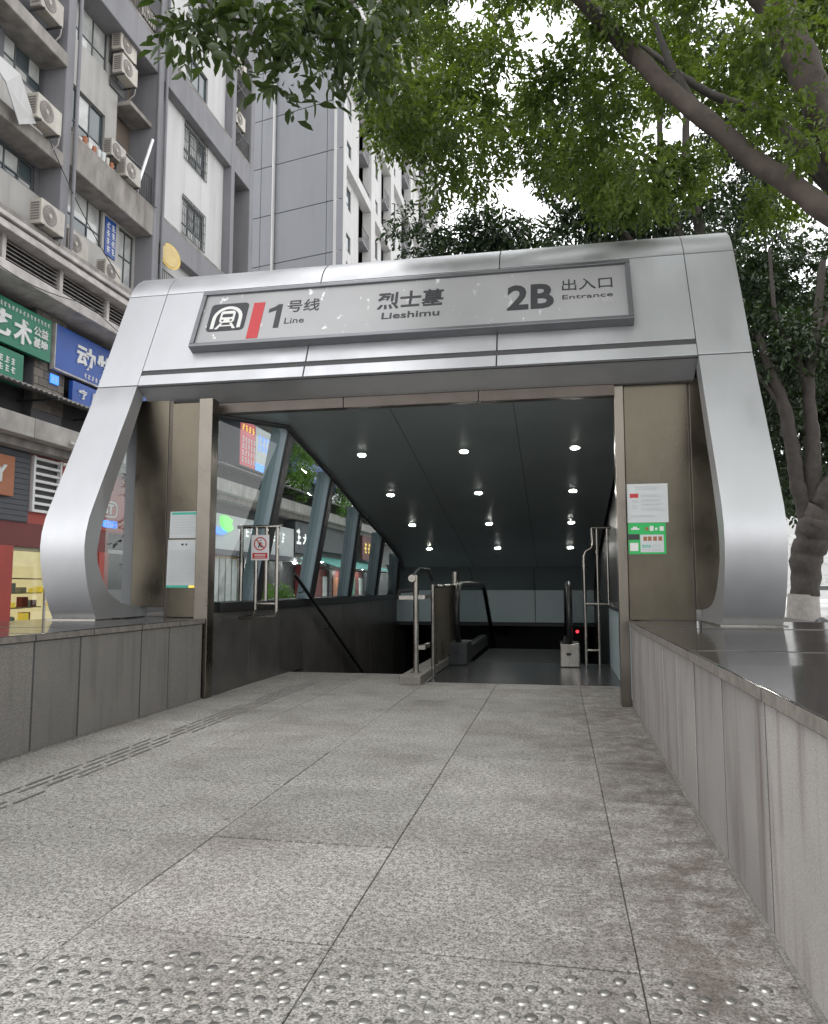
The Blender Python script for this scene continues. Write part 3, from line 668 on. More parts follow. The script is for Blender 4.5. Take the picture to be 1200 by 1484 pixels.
for p, q, w in (((.0, .02), (-.012, -.02), .013), ((-.012, -.02), (.02, -.045), .008), ((.02, -.045), (.035, -.05), .006), ((-.012, -.02), (-.03, -.055), .008), ((.0, .015), (.03, .005), .006), ((.0, .015), (-.03, .0), .006), ((.004, .04), (.006, .054), .011)): stroke((X0 + p[0], Z0 + p[1]), (X0 + q[0], Z0 + q[1]), w)
obj('figure', l, M['ink'], ns)

# ================================================================== BUILDINGS
def wall_holes(name, x0, x1, y0, y1, z0, z1, holes, m, parent):
    """slab facing +x with real openings"""
    ys = sorted({y0, y1, *[h[0] for h in holes], *[h[1] for h in holes]}); zs = sorted({z0, z1, *[h[2] for h in holes], *[h[3] for h in holes]})
    ys = [y for y in ys if y0 <= y <= y1]; zs = [z for z in zs if z0 <= z <= z1]
    l = MB()
    for a, b_ in zip(ys[:-1], ys[1:]):
        run = None
        for c, d in zip(zs[:-1], zs[1:]):
            hole = any(h[0] < (a + b_) / 2 < h[1] and h[2] < (c + d) / 2 < h[3] for h in holes)
            if hole:
                if run: l.box(x0, x1, a, b_, run[0], run[1]); run = None
            else: run = (run[0], d) if run else (c, d)
        if run: l.box(x0, x1, a, b_, run[0], run[1])
    return obj(name, l, m, parent)
def window(parent, x, y0, y1, z0, z1, cols=2, transom=.35, grille=False, t=.055, pale_share=.3, frame='frame', lean=0):
    """framed window in an opening whose outer face is at x"""
    l = MB(); xi = x - .14
    l.box(xi, xi + .07, y0, y1, z0, z0 + t); l.box(xi, xi + .07, y0, y1, z1 - t, z1)
    l.box(xi, xi + .068, y0, y0 + t, z0 + t, z1 - t); l.box(xi, xi + .068, y1 - t, y1, z0 + t, z1 - t)
    cw = (y1 - y0) / cols; zt = z0 + (z1 - z0) * transom if transom else None
    for c in range(1, cols): l.box(xi + .002, xi + .06, y0 + c * cw - t * .4, y0 + c * cw + t * .4, z0 + t, z1 - t)
    if zt: l.box(xi + .004, xi + .058, y0 + t, y1 - t, zt - t * .4, zt + t * .4)
    w = obj('window', l, M[frame], parent)
    for c in range(cols):
        for a, b_ in ((z0 + t, zt), (zt, z1 - t)) if zt else ((z0 + t, z1 - t),):
            p = MB(); j = random.uniform(-.004, .004)
            p.hexa([(xi + .015 + j, y0 + c * cw, a), (xi + .03 + j, y0 + c * cw, a), (xi + .03 - j, y0 + (c + 1) * cw, a), (xi + .015 - j, y0 + (c + 1) * cw, a)],
                   [(xi + .015 + j, y0 + c * cw, b_), (xi + .03 + j, y0 + c * cw, b_), (xi + .03 - j, y0 + (c + 1) * cw, b_), (xi + .015 - j, y0 + (c + 1) * cw, b_)])
            obj('pane', p, M['pane2'] if random.random() < pale_share else M['pane'], w)
    if grille:
        g = MB(); n = int((y1 - y0) / .13)
        for k in range(n + 1): y = y0 + (y1 - y0) * k / n; g.box(x + .05, x + .068, y - .009, y + .009, z0 - .05, z1 + .05)
        for z in [z0 - .04 + (z1 - z0 + .08) * q / 4 for q in range(5)]: g.box(x + .03, x + .05, y0 - .02, y1 + .02, z - .014, z + .014)
        obj('grille', g, M['bars'], w)
    return w
def railing_part(parent, x, y0, y1, z0, z1, step=.14, name='balcony_railing'):
    g = MB(); g.box(x - .02, x + .02, y0, y1, z1 - .04, z1); g.box(x - .015, x + .015, y0, y1, z0, z0 + .03)
    n = int((y1 - y0) / step)
    for k in range(n + 1): y = y0 + (y1 - y0) * k / n; g.box(x - .01, x + .01, y - .01, y + .01, z0 + .03, z1 - .04)
    return obj(name, g, M['bars'], parent)

ap = thing('apartment_building', 'grey framed apartment block with recessed bays and air conditioners on the left', 'building', (-18, 18, 0))
XR = -14.7
PIL = [(12.9, 13.26), (18.52, 18.88), (23.55, 23.96), (29.8, 30.15), (31.83, 32.26)]
ZB = [13.85, 20.05, 26.25, 32.45, 38.65]
for y0, y1 in PIL: l = MB(); l.box(-15.2, -14.0, y0, y1, 11.2, 46); obj('pilaster', l, M['bgrey'], ap, bevel=.02, seg=1)
for (a, b_) in ((18.88, 23.55), (23.96, 29.8), (30.15, 31.83)):
    for i, z in enumerate(ZB):
        l = MB(); l.box(-15.1, -14.012, a, b_, z, z + (1.0 if i == 0 else 1.2)); obj('floor_band', l, M['bdirty'] if i == 0 and a < 20 else M['bgrey'], ap, bevel=.02, seg=1)
        l = MB(); l.box(-14.9, -14.006, a, b_, z + .97 + (.2 if i else 0) + .004, z + 1.06 + (.2 if i else 0)); obj('sill_strip', l, M['bdirty'], ap)
for k in range(7):
    z = 13.55 + 3.1 * k
    l = MB(); l.box(-14.9, -13.95, 13.26, 18.52, z, z + .42); obj('floor_band', l, M['bdirty'], ap, bevel=.02, seg=1)
l = MB(); l.box(-30, -15.3, 2, 32.1, 9, 46); obj('core', l, M['bmid'], ap)
wins = []          # (y0,y1,z0,z1,cols,transom,grille,pale_share)
# bay 0
h0 = [(16.85, 18.45, 15.75, 17.0), (14.2, 16.2, 15.75, 17.0), (16.6, 18.3, 12.75, 13.5)] + [(16.85, 18.45, 15.75 + 3.1 * k, 17.0 + 3.1 * k) for k in range(1, 7)]
wall_holes('wall', -15.0, XR, 13.26, 18.52, 11.2, 46, h0, M['bmid'], ap)
for h in h0: window(ap, XR, *h, 3, .28, pale_share=.75, frame='frame')
l = MB(); l.box(XR, XR + .04, 13.3, 18.48, 11.25, 12.7); l.box(XR, XR + .045, 13.3, 18.48, 14.4, 15.6); obj('pale_apron', l, M['bwhite'], ap)
# bay 1
h1 = [(19.5, 21.6, 12.55, 14.05), (22.7, 23.5, 12.05, 13.8)]
for k in range(6):
    h1 += [(19.35, 21.5, 15.6 + 3.1 * k, 17.15 + 3.1 * k)]
wall_holes('wall', -15.0, XR, 18.88, 22.15, 11.2, 46, h1, M['bwhite'], ap)
h1b = [(22.55, 23.5, 11.9, 13.8)]
wall_holes('wall', -15.0, XR, 22.15, 23.55, 11.2, 14.8, h1b, M['bwhite'], ap)
l = MB(); l.box(-15.25, -15.1, 22.15, 23.55, 14.8, 46); obj('balcony_wall', l, M['bbrown'], ap)
for k in range(6):
    l = MB(); l.box(-15.08, -15.02, 22.5, 23.2, 15 + 3.1 * k, 17.1 + 3.1 * k); obj('balcony_door', l, M['bmid'], ap)
for i, h in enumerate([h1[0]] + h1[2:]): window(ap, XR, *h, 3, .3, pale_share=.6)
window(ap, XR, 22.55, 23.5, 11.9, 13.8, 2, .5, pale_share=.7)
for k in range(6):
    if k != 1: railing_part(ap, -14.1, 21.7, 23.5, 14.95 + 3.1 * k + (.2 if k % 2 == 0 and k else 0), 16.0 + 3.1 * k)
l = MB(); l.box(-15.0, -14.2, 22.15, 23.54, 17.95, 18.1); obj('balcony_slab', l, M['bdirty'], ap)
# bay 2
h2 = [(26.2, 28.1, 15.35 + 3.1 * k, 16.85 + 3.1 * k) for k in range(10)] + [(26.6, 28.3, 11.9, 13.4)]
wall_holes('wall', -14.95, -14.38, 24.85, 29.78, 11.2, 46, h2, M['bwhite2'], ap)
for i, h in enumerate(h2): window(ap, -14.38, *h, 3, .3, grille=i in (0, 1), pale_share=.75 if i < 2 else .4)
l = MB(); l.box(-15.2, -15.0, 23.96, 24.85, 11.2, 46); obj('slot_wall', l, M['bmid'], ap)
for k in range(9): window(ap, -14.9, 24.05, 24.8, 15.2 + 3.1 * k, 16.9 + 3.1 * k, 1, .4)
railing_part(ap, -14.05, 24.0, 25.5, 12.0, 13.0, .12)
l = MB(); l.box(-14.36, -14.3, 25.6, 29.7, 11.3, 13.1); obj('dark_opening', l, M['dkshop'], ap)
# bay 3
l = MB(); l.box(-15.28, -15.1, 30.15, 31.83, 11.2, 46); obj('balcony_wall', l, M['bbrown'], ap)
for k in range(7):
    window(ap, -15.0, 30.3, 31.5, 12.2 + 3.1 * k, 13.8 + 3.1 * k, 2, .4, pale_share=.3)
    railing_part(ap, -14.1, 30.2, 31.8, 21.3 + 3.1 * k, 22.3 + 3.1 * k)

for y_, z0_, z1_ in ((18.98, 11.2, 44), (23.5, 14.9, 44), (24.02, 11.2, 44)):
    l = MB(); l.tube([(-13.93, y_, z0_), (-13.93, y_, z1_)], .055, 8); obj('drain_pipe', l, M['bgrey'], ap)
for ya, yb, za, zb, lab in ((17.0, 21.5, 14.75, 11.4, 'thin dark cable slanting down past the frame post to the blue plate'), (19.0, 24.3, 9.5, 9.4, 'thin dark cable sagging along the pale podium ledge'), (13.5, 18.6, 9.5, 9.45, 'thin dark cable looped under the pale ledge above the green signboard')):
    c_ = thing('cable', lab, 'cable', (-13.9, ya, za), 'cables slung along the apartment facade')
    xx = -13.2 if za < 10 else -13.9
    l = MB(); l.tube([(xx, ya + (yb - ya) * k / 10, za + (zb - za) * k / 10 - .35 * math.sin(math.pi * k / 10)) for k in range(11)], .014, 5); obj('wire', l, M['black'], c_)
# podium with shops along the street
po = thing('shop_podium', 'long shop podium under the apartment block with louvres, ledges and awnings', 'building', (-18, 30, 0))
Y0, Y1 = 5, 88
for z0, z1, xo, m in ((10.98, 11.2, -13.85, 'bdirty'), (10.84, 10.975, -13.72, 'cornice'), (10.68, 10.8, -13.80, 'cornice'), (10.5, 10.66, -13.66, 'cornice')):
    l = MB(); l.box(-15.3, xo, Y0, Y1, z0, z1); obj('cornice', l, M[m], po, bevel=.015, seg=1)
wall_holes('wall', -14.9, -14.45, Y0, Y1, 0, 11.1, [(17.35, 21.1, .1, 2.46)], M['dkshop'], po)
y = 7.15; k = 0
while y < 60:
    l = MB(); l.box(-14.3, -13.98, y, y + .14, 9.45, 10.5); obj('louver_post', l, M['cornice'], po)
    l = MB()
    for q in range(9):
        z = 9.5 + q * .112; l.hexa([(-14.25, y + .14, z + .07), (-14.05, y + .14, z), (-14.05, y + 2.3, z), (-14.25, y + 2.3, z + .07)], [(-14.25, y + .14, z + .095), (-14.05, y + .14, z + .025), (-14.05, y + 2.3, z + .025), (-14.25, y + 2.3, z + .095)])
    obj('louver', l, M['louver'], po); y += 2.3
l = MB(); l.box(-15.3, -13.3, Y0, Y1, 9.17, 9.46); obj('ledge', l, M['cornice'], po, bevel=.02)
for a, b_ in [(Y0 + 4 * k, Y0 + 4 * k + 3.98) for k in range(20)]:
    l = MB(); l.box(-15.0, -13.25, a, b_, 5.22, 5.74); obj('walkway_slab', l, M['conc'], po, bevel=.02)
l = MB(); l.box(-14.6, -13.6, Y0, Y1, 5.0, 5.21); obj('slab_beam', l, M['bdirty'], po)
# brick pier pieces between the signs
for (a, b_) in ((18.0, 19.3),):
    l = MB(); l.box(-14.5, -14.2, a, b_, 5.74, 9.16); pier = obj('brick_pier', l, M['bmid'], po)
    for r_ in range(12):
        z = 6.3 + r_ * .235; yy = a - (r_ % 2) * .2
        while yy < b_:
            y0_, y1_ = max(yy, a), min(yy + .4, b_)
            if y1_ - y0_ > .05:
                l = MB(); l.box(-14.21, -14.17 + random.uniform(0, .012), y0_ + .008, y1_ - .008, z + .008, z + .227); obj('brick', l, M['brick'], pier)
            yy += .4
# ground floor: red shop, charcoal cladding, white louvre window
def pbox(name, m, *a, bevel=0): l = MB(); l.box(*a); return obj(name, l, M[m] if isinstance(m, str) else m, po, bevel=bevel)
pbox('charcoal_cladding', 'charcoal', -14.46, -14.0, 6, 17.82, 3.1, 4.98)
for k in range(13): pbox('cladding_board', 'charcoal', -14.0, -13.97, 6, 17.8, 3.12 + k * .142, 3.12 + k * .142 + .128)
pbox('dark_lintel', 'sredd', -14.4, -14.02, 6, 21.6, 2.46, 3.1)
pbox('red_fascia', 'sred', -14.42, -14.05, 17.83, 24.3, 3.1, 5.0)
pbox('red_pillar', 'sred', -14.4, -13.98, 14.6, 17.35, 0, 2.46, bevel=.02)
pbox('red_pillar', 'sred', -14.4, -13.98, 21.1, 21.6, 0, 2.46, bevel=.02)
# shop interior
pbox('shop_back_wall', 'warm', -16.2, -16.1, 14.5, 27, .1, 2.5); pbox('shop_floor', 'wood', -16.1, -14.0, 14.5, 27, -.05, .1); pbox('shop_ceiling', 'cornice', -16.1, -14.4, 14.5, 27, 2.47, 2.6)
for k in range(3):
    for q in range(4): pbox('shop_shelf', 'wood', -15.3 - .25 * k, -15.05 - .25 * k, 17.7 + k * .7, 19.2 + k * .7, .35 + q * .42, .38 + q * .42)
random.seed(11)
for k in range(26):
    y = random.uniform(17.7, 20.8); z = random.choice((.38, .8, 1.22)); h = random.uniform(.12, .3); x = -15.05 - random.random() * .5
    pbox('shop_goods', random.choice(('orange', 'yel', 'wood', 'paper', 'sred', 'teal')), x - .2, x, y, y + random.uniform(.12, .3), z, z + h)
pbox('shop_glass', 'glass', -14.2, -14.19, 17.35, 21.1, .1, 2.46)
for y in (17.38, 18.9, 20.4): pbox('shop_mullion', 'cornice', -14.22, -14.16, y, y + .05, .1, 2.46)
# white louvre window
l = MB()
for y in (17.9, 19.0): l.box(-14.05, -13.93, y, y + .08, 3.42, 4.95)
for k in range(8): l.box(-14.05, -13.95, 17.98, 19.0, 3.42 + k * .205, 3.49 + k * .205)
obj('louvre_window', l, M['white'], po)
pbox('louvre_backing', 'dkshop', -14.048, -14.044, 17.9, 19.05, 3.42, 4.95)
# shops beyond, seen through the side glass of the entrance
pbox('pale_signband', 'paper', -14.4, -13.9, 28.3, 38.3, 2.95, 4.45); pbox('shop_canopy', 'bmid', -14.4, -13.6, 28.3, 38.3, 2.7, 2.93)
for k in range(5): pbox('white_door', 'paper' if k != 2 else 'pane2', -14.4, -14.1, 28.6 + k * .62, 29.1 + k * .62, .3, 2.6)
pbox('yellow_transom', 'wood', -14.4, -14.15, 28.5, 31.8, 2.2, 2.7)
pbox('black_signband', 'charcoal', -14.4, -13.85, 38.4, 43.2, 3.2, 4.9)
pbox('dark_red_shop', 'sredd', -14.4, -14.1, 40, 58, .2, 2.6)
for k in range(7): pbox('shop_post', 'dkshop', -14.1, -13.9, 31.9 + k * 4.3, 32.4 + k * 4.3, 0, 2.9)
pbox('dark_signband', 'dkshop', -14.4, -13.9, 43.3, 51.5, 3.5, 5.0)
for k in range(9):
    y = 33 + k * 4.7; d = MB(); d.disc((-13.6, y, 2.45 + .2 * (k % 3)), (0, 0, -1), .12, .05); obj('shop_lamp', d, M['lamp'], po)
for k in range(12):
    y = 24.4 + k * 4.1; pbox('upper_glazing', 'pane' if k % 3 else 'pane2', -14.44, -14.3, y, y + 3.8, 6.8, 9.1)
for k in range(6): pbox('small_poster', random.choice(('paper', 'pane2', 'orange', 'sgreen')), -14.09, -14.05, 44 + k * 2.1, 45 + k * 2.1, .8, 2.0)

# signboards (bolted on, each a thing)
def board(name, label, cat, y0, y1, z0, z1, x, m, depth=.14, frame=None):
    t = thing(name, label, cat, (x, (y0 + y1) / 2, z0))
    l = MB(); l.box(x - depth, x, y0, y1, z0, z1); obj('board', l, M[m], t, bevel=.01)
    if frame:
        l = MB()
        for a in ((y0 - .04, y1 + .04, z0 - .05, z0 - .001), (y0 - .04, y0 - .001, z0, z1)): l.box(x - depth, x + .012, *a)
        obj('frame', l, M[frame], t)
    return t
def let(t, s, y0, y1, z0, z1, x, m='white', bold=.02, d=.03, name='lettering'): return obj(name, text_mb(s, y1 - y0, z1 - z0, (0, 1, 0), (0, 0, 1), (x + .0012, y0, z0), d, bold), M[m], t)
def smallprint(t, y0, y1, z0, z1, x, m='white', rows=1, name='small_text'):
    l = MB(); hz = (z1 - z0) / rows
    for r_ in range(rows):
        y = y0
        while y < y1 - .02:
            w = hz * .75; z = z0 + r_ * hz
            for q in range(3): a, b_ = sorted((random.random(), random.random())); l.box(x + .001, x + .01 + .001 * q, y + a * w * .5, y + w * (.5 + b_ * .5) , z + hz * (.08 + .28 * q), z + hz * (.2 + .28 * q))
            l.box(x + .001, x + .013, y + w * .35, y + w * .5, z + hz * .08, z + hz * .84)
            y += w * 1.35
    obj(name, l, M[m], t)['kind'] = 'stuff'
t = board('shop_sign', 'upper green signboard with white characters under the pale ledge', 'shop sign', 12.6, 18.36, 7.66, 8.86, -13.95, 'sgreen')
let(t, '艺', 15.75, 16.75, 7.86, 8.52, -13.95, bold=.03); let(t, '术', 16.85, 17.55, 7.82, 8.5, -13.95, bold=.03); let(t, '公益', 17.62, 18.2, 8.24, 8.5, -13.95, bold=.01); let(t, '基地', 17.62, 18.2, 7.92, 8.18, -13.95, bold=.02)
smallprint(t, 15.2, 18.2, 8.62, 8.76, -13.95)
t = board('shop_sign', 'lower green signboard with small white print above the corrugated awning', 'shop sign', 12.6, 17.35, 6.7, 7.56, -13.98, 'sgreen')
smallprint(t, 14.6, 17.1, 6.95, 7.4, -13.98, rows=2)
t = board('shop_sign', 'large blue signboard with bold white characters beside the green signs', 'shop sign', 18.56, 25.5, 7.6, 8.88, -13.95, 'sblue', frame='cornice')
let(t, '动', 19.5, 20.4, 7.92, 8.62, -13.95, bold=.03); let(t, '物', 20.5, 21.4, 7.9, 8.6, -13.95, bold=.03); smallprint(t, 19.9, 22.4, 7.66, 7.84, -13.95)
t = board('shop_sign', 'smaller blue signboard with white characters under the large blue one', 'shop sign', 19.4, 24.6, 6.75, 7.45, -13.95, 'sblue')
let(t, '疗', 19.65, 20.05, 6.98, 7.28, -13.95, bold=.02); let(t, '用品', 20.3, 21.2, 6.98, 7.3, -13.95, bold=.02)
t = board('wall_plate', 'small pale blue plate on the brick pier below the blue signboard', 'sign', 18.62, 18.98, 7.18, 7.45, -14.1, 'lblue', .04); smallprint(t, 18.66, 18.94, 7.25, 7.38, -14.1)
t = board('shop_sign', 'brown orange board with a pale letter on the charcoal cladding', 'shop sign', 13, 17.08, 3.72, 4.76, -13.86, 'orange'); let(t, 'Y', 16.35, 16.78, 4.05, 4.5, -13.86, 'paper', .03)
t = thing('shop_sign', 'white lettering in a rounded outline on the red shopfront behind the left leg glass', 'shop sign', (-14.0, 21.5, 3.2))
l = MB(); l.box(-14.05, -14.0, 20.9, 23, 3.15, 4.6); obj('board', l, M['sred'], t); let(t, 'BT', 21.2, 21.75, 3.68, 4.0, -14.0, 'paper', .02)
l = MB(); a = rrect(21.0, 21.98, 3.58, 4.1, .2); c = rrect(21.05, 21.93, 3.63, 4.05, .17); n = len(a)
l.add([(-13.985, y, z) for y, z in a] + [(-13.985, y, z) for y, z in c], [(i, (i + 1) % n, (i + 1) % n + n, i + n) for i in range(n)]); obj('outline', l, M['paper'], t)
l = MB(); l.ext(rrect(21.2, 22.0, 3.25, 3.48, .1), 0, -14.0, -13.98); o_ = obj('plaque', l, M['lblue'], t); smallprint(t, 21.28, 21.9, 3.3, 3.43, -13.98)
t = board('wall_plate', 'narrow blue plate with rows of white print beside the first floor window', 'sign', 21.72, 22.32, 12.45, 13.75, -14.66, 'sblue', .04); smallprint(t, 21.78, 22.28, 12.55, 13.65, -14.66, rows=4)
# advertising box with red and white faces
t = thing('advert_box', 'dark projecting box with a red poster and a pale blue poster on its face', 'advert', (-13.9, 32, 6.6))
l = MB(); l.box(-14.7, -13.45, 30.1, 33.8, 6.6, 8.72); obj('box', l, M['charcoal'], t, bevel=.02)
l = MB(); l.box(-13.449, -13.43, 30.12, 31.75, 6.66, 8.66); p = obj('red_poster', l, mat('ad_red', (.55, .06, .08), .5, 0, .1), t)
l = MB(); l.box(-13.449, -13.43, 31.8, 33.75, 6.66, 8.66); p2 = obj('pale_poster', l, M['paper'], t)
smallprint(t, 30.3, 31.6, 6.8, 8.0, -13.43, rows=4); smallprint(t, 30.3, 31.5, 8.2, 8.55, -13.43, 'yel'); smallprint(t, 32.1, 33.6, 7.6, 8.4, -13.43, 'lblue', rows=2)
l = MB(); l.box(-13.43, -13.425, 31.8, 33.75, 6.67, 7.0); obj('blue_foot', l, M['lblue'], t)
t = thing('shop_sign', 'lit white lettering with a green leaf emblem on the pale shop band', 'shop sign', (-13.9, 30, 3.6))
l = MB(); l.ext([(29.35, 4.3), (29.4, 4.02), (29.65, 3.8), (30.05, 3.75), (30.4, 3.88), (30.2, 4.05), (30.3, 4.25), (30.0, 4.3), (29.7, 4.36)], 0, -13.9, -13.78); obj('leaf_emblem', l, M['lgreen'], t)
l = MB(); l.ext([(28.5, 3.62), (29.3, 3.55), (29.9, 3.65), (29.3, 3.85), (28.6, 3.85)], 0, -13.9, -13.8); obj('blue_emblem', l, M['lblue'], t)
smallprint(t, 31.2, 36.5, 3.6, 4.25, -13.9, 'slit')
t = thing('shop_sign', 'white lettering on the black band between the leaning columns', 'shop sign', (-13.8, 40, 3.5)); let(t, '大', 39.6, 40.4, 3.7, 4.3, -13.85, 'slit', .03); smallprint(t, 38.6, 39.5, 3.6, 4.7, -13.85, 'slit'); smallprint(t, 40.5, 42.4, 3.65, 4.35, -13.85, 'slit')
t = board('shop_sign', 'small pink plate below the black signband', 'sign', 39.6, 42.0, 2.75, 3.15, -13.6, 'pane2', .05)
t = board('shop_sign', 'dark red signboard with yellow lettering far along the shops', 'shop sign', 51.6, 58, 3.3, 5.0, -13.6, 'sredd'); smallprint(t, 52.1, 57.8, 3.7, 4.7, -13.6, 'yel')
t = board('shop_sign', 'blue signboard high on the podium behind hanging vines', 'shop sign', 36.5, 48, 7.4, 8.5, -13.9, 'sblue'); smallprint(t, 41, 47, 7.6, 8.2, -13.9)
# awnings
def awning(label, y0, y1, xo, zo, zi, m, pitch=.2, cat='awning', drop=0):
    t = thing('awning', label, cat, (-14, (y0 + y1) / 2, zo)); l = MB(); n = int((y1 - y0) / pitch * 2)
    P_ = []
    for k in range(n + 1):
        y = y0 + (y1 - y0) * k / n; d = .05 if k % 2 else 0
        P_ += [(-14.4, y, zi + d), (xo, y, zo + d), (-14.4, y, zi + d - .025), (xo, y, zo + d - .025)]
    f = []
    for k in range(n):
        a = 4 * k; c = a + 4; f += [(a, a + 1, c + 1, c), (a + 2, c + 2, c + 3, a + 3), (a + 1, a + 3, c + 3, c + 1)]
    l.add(P_, f); obj('sheet', l, M[m], t)
    l = MB()
    for k in range(int((y1 - y0) / 2.4) + 1): y = y0 + .1 + 2.4 * k; l.box(-14.4, xo + .05, y, y + .05, min(zo, zi) - .1, min(zo, zi) - .05)
    obj('bracket', l, M['dark'], t); return t
awning('corrugated grey awning above the concrete walkway slab', 8, 27.5, -13.2, 6.5, 6.85, 'awn')
awning('corrugated grey awning below the advert box', 28, 60, -13.2, 6.35, 6.6, 'awn')
awning('faded teal awning over the farther shops', 41.5, 56.5, -12.4, 2.5, 3.2, 'tealawn', .5)
# drain pipe bend
t = thing('drain_pipe', 'white bent drain pipe hanging under the concrete walkway slab', 'pipe', (-13.3, 18.6, 4.9))
l = MB(); l.tube([(-13.2, 18.35, 5.35), (-13.12, 18.62, 5.3), (-13.1, 18.7, 5.1), (-13.12, 18.66, 4.86), (-13.2, 18.5, 4.72), (-13.35, 18.3, 4.74)], .05, 8); obj('pipe', l, M['cornice'], t)

# tower behind, with a smooth side wall
tw = thing('tower_block', 'tall grey tower with a smooth panelled end wall and framed front beyond the apartments', 'building', (-20, 55, 0))
C0 = Vector((-14, 47.3, 0)); DW = Vector((-math.cos(R(13)), math.sin(R(13)), 0)); DN = Vector((-math.sin(R(13)), -math.cos(R(13)), 0))
def wallq(u0, u1, z0, z1, th, off): 
    l = MB(); q = [C0 + DW * u0 + DN * off, C0 + DW * u1 + DN * off, C0 + DW * u1 + DN * (off + th), C0 + DW * u0 + DN * (off + th)]
    l.hexa([(p.x, p.y, z0) for p in q], [(p.x, p.y, z1) for p in q]); return l
l = MB(); q = [C0 + DW * 1.4 + DN * -.05, C0 + DW * 14 + DN * -.05, Vector((-28, 90, 0)), Vector((-15.35, 90, 0)), Vector((-15.35, 48.2, 0))]
nq = len(q); l.add([(p.x, p.y, 0) for p in q] + [(p.x, p.y, 70) for p in q], [tuple(range(nq)), tuple(range(nq, 2 * nq))] + [(i, (i + 1) % nq, (i + 1) % nq + nq, i + nq) for i in range(nq)]); obj('core', l, M['seam'], tw)
US = [.02, 1.26, 5.62, 6.75, 9.5, 13.9]
for a, b_ in zip(US[:-1], US[1:]):
    for k in range(16): obj('wall_panel', wallq(a + .02, b_ - .02, 9.4 + 3.68 * k + .03, 9.4 + 3.68 * (k + 1) - .03, .12, -.03), M['panel'], tw)
l = MB(); p = C0 + DW * 5.62 + DN * .16; l.tube([(p.x, p.y, 9), (p.x, p.y, 68)], .11, 10); obj('down_pipe', l, M['bwhite2'], tw)
TP = [(47.32, 48.1), (55.1, 56.4), (62.2, 63.4), (71.3, 72.4), (80.8, 82.2), (88.6, 89.8)]
for a, b_ in TP: l = MB(); l.box(-14.7, -14.0, a, b_, 9.4, 68); obj('pilaster', l, M['bwhite2'], tw)
for (a, b_) in [(TP[i][1], TP[i + 1][0]) for i in range(5)]:
    for k in range(7):
        z = 16.8 + 7.0 * k; l = MB(); l.box(-14.7, -14.012, a, b_, z, z + .8); obj('floor_band', l, M['bwhite2'], tw)
    mid = a + (b_ - a) * .72; hs_ = []
    for k in range(14):
        z = 11.1 + 3.5 * k; hs_.append((a + .7, a + 2.9, z, z + 1.6)); 
    wall_holes('wall', -15.0, -14.5, a, mid, 9.4, 68, hs_, M['bwhite2'], tw)
    for h in hs_: window(tw, -14.5, *h, 2, .3, pale_share=.25)
    l = MB(); l.box(-15.3, -15.1, mid, b_, 9.4, 68); obj('balcony_wall', l, M['bwhite'], tw)
    for k in range(14):
        z = 10.3 + 3.5 * k; l = MB(); l.box(-15.1, -14.2, mid, b_, z - .25, z); obj('balcony_slab', l, M['bgrey'], tw)
        railing_part(tw, -14.2, mid, b_, z, z + .95, .25)
dt = thing('distant_tower', 'pale hazy tower far behind the grey tower', 'building', (-24, 128, 0))
l = MB(); l.box(-40, -20.6, 118, 150, 0, 62); obj('wall', l, M['panel'], dt)
for k in range(18):
    l = MB(); l.box(-20.59, -20.5, 118.5, 149, 4 + 3.2 * k, 5.4 + 3.2 * k); obj('window_band', l, M['pane2'], dt)
db = thing('distant_building', 'low pale building across the bright street on the far right', 'building', (40, 130, 0))
l = MB(); l.box(20, 90, 125, 140, 0, 14); obj('wall', l, M['bwhite2'], db)
for k in range(4):
    for j in range(16): l = MB(); l.box(22 + j * 4.1, 24.6 + j * 4.1, 124.9, 124.99, 1.5 + 3.2 * k, 3.2 + 3.2 * k); obj('window', l, M['pane2'], db)

# ------------------------------------------------------------------ air conditioners
def make_ac():
    r_ = thing('air_conditioner', 'x', 'air conditioner', (0, 0, 0), 'air conditioner units on the apartment facade', False)
    l = MB(); l.box(-.18, .18, -.46, .46, 0, .66); obj('casing', l, M['ac'], r_, bevel=.02)
    l = MB(); l.disc((.18, -.13, .33), (1, 0, 0), .26, .015, seg=20); fn = obj('fan_grille', l, M['acfan'], r_)
    l = MB(); l.disc((.195, -.13, .33), (1, 0, 0), .06, .012, seg=12); obj('fan_hub', l, M['ac'], fn)
    l = MB()
    for q in (.1, .15, .2): l.tube([(.2, -.13 + q * math.cos(R(t)), .33 + q * math.sin(R(t))) for t in range(0, 361, 30)], .006, 4, cap=False)
    obj('wire_ring', l, M['ac'], fn)
    l = MB()
    for k in range(7): l.box(-.12, .12, -.467, -.461, .1 + k * .07, .14 + k * .07)
    obj('side_vent', l, M['acfan'], r_)
    l = MB(); l.box(-.3, .22, -.38, -.34, -.05, -.002); l.box(-.3, .22, .34, .38, -.05, -.002); l.box(-.3, -.27, -.38, .38, -.35, -.051); obj('bracket', l, M['bars'], r_)
    l = MB(); l.tube([(-.05, .47, .3), (.05, .56, .2), (.0, .58, -.1), (-.3, .6, -.3)], .022, 6); obj('hose', l, M['cornice'], r_)
    return r_
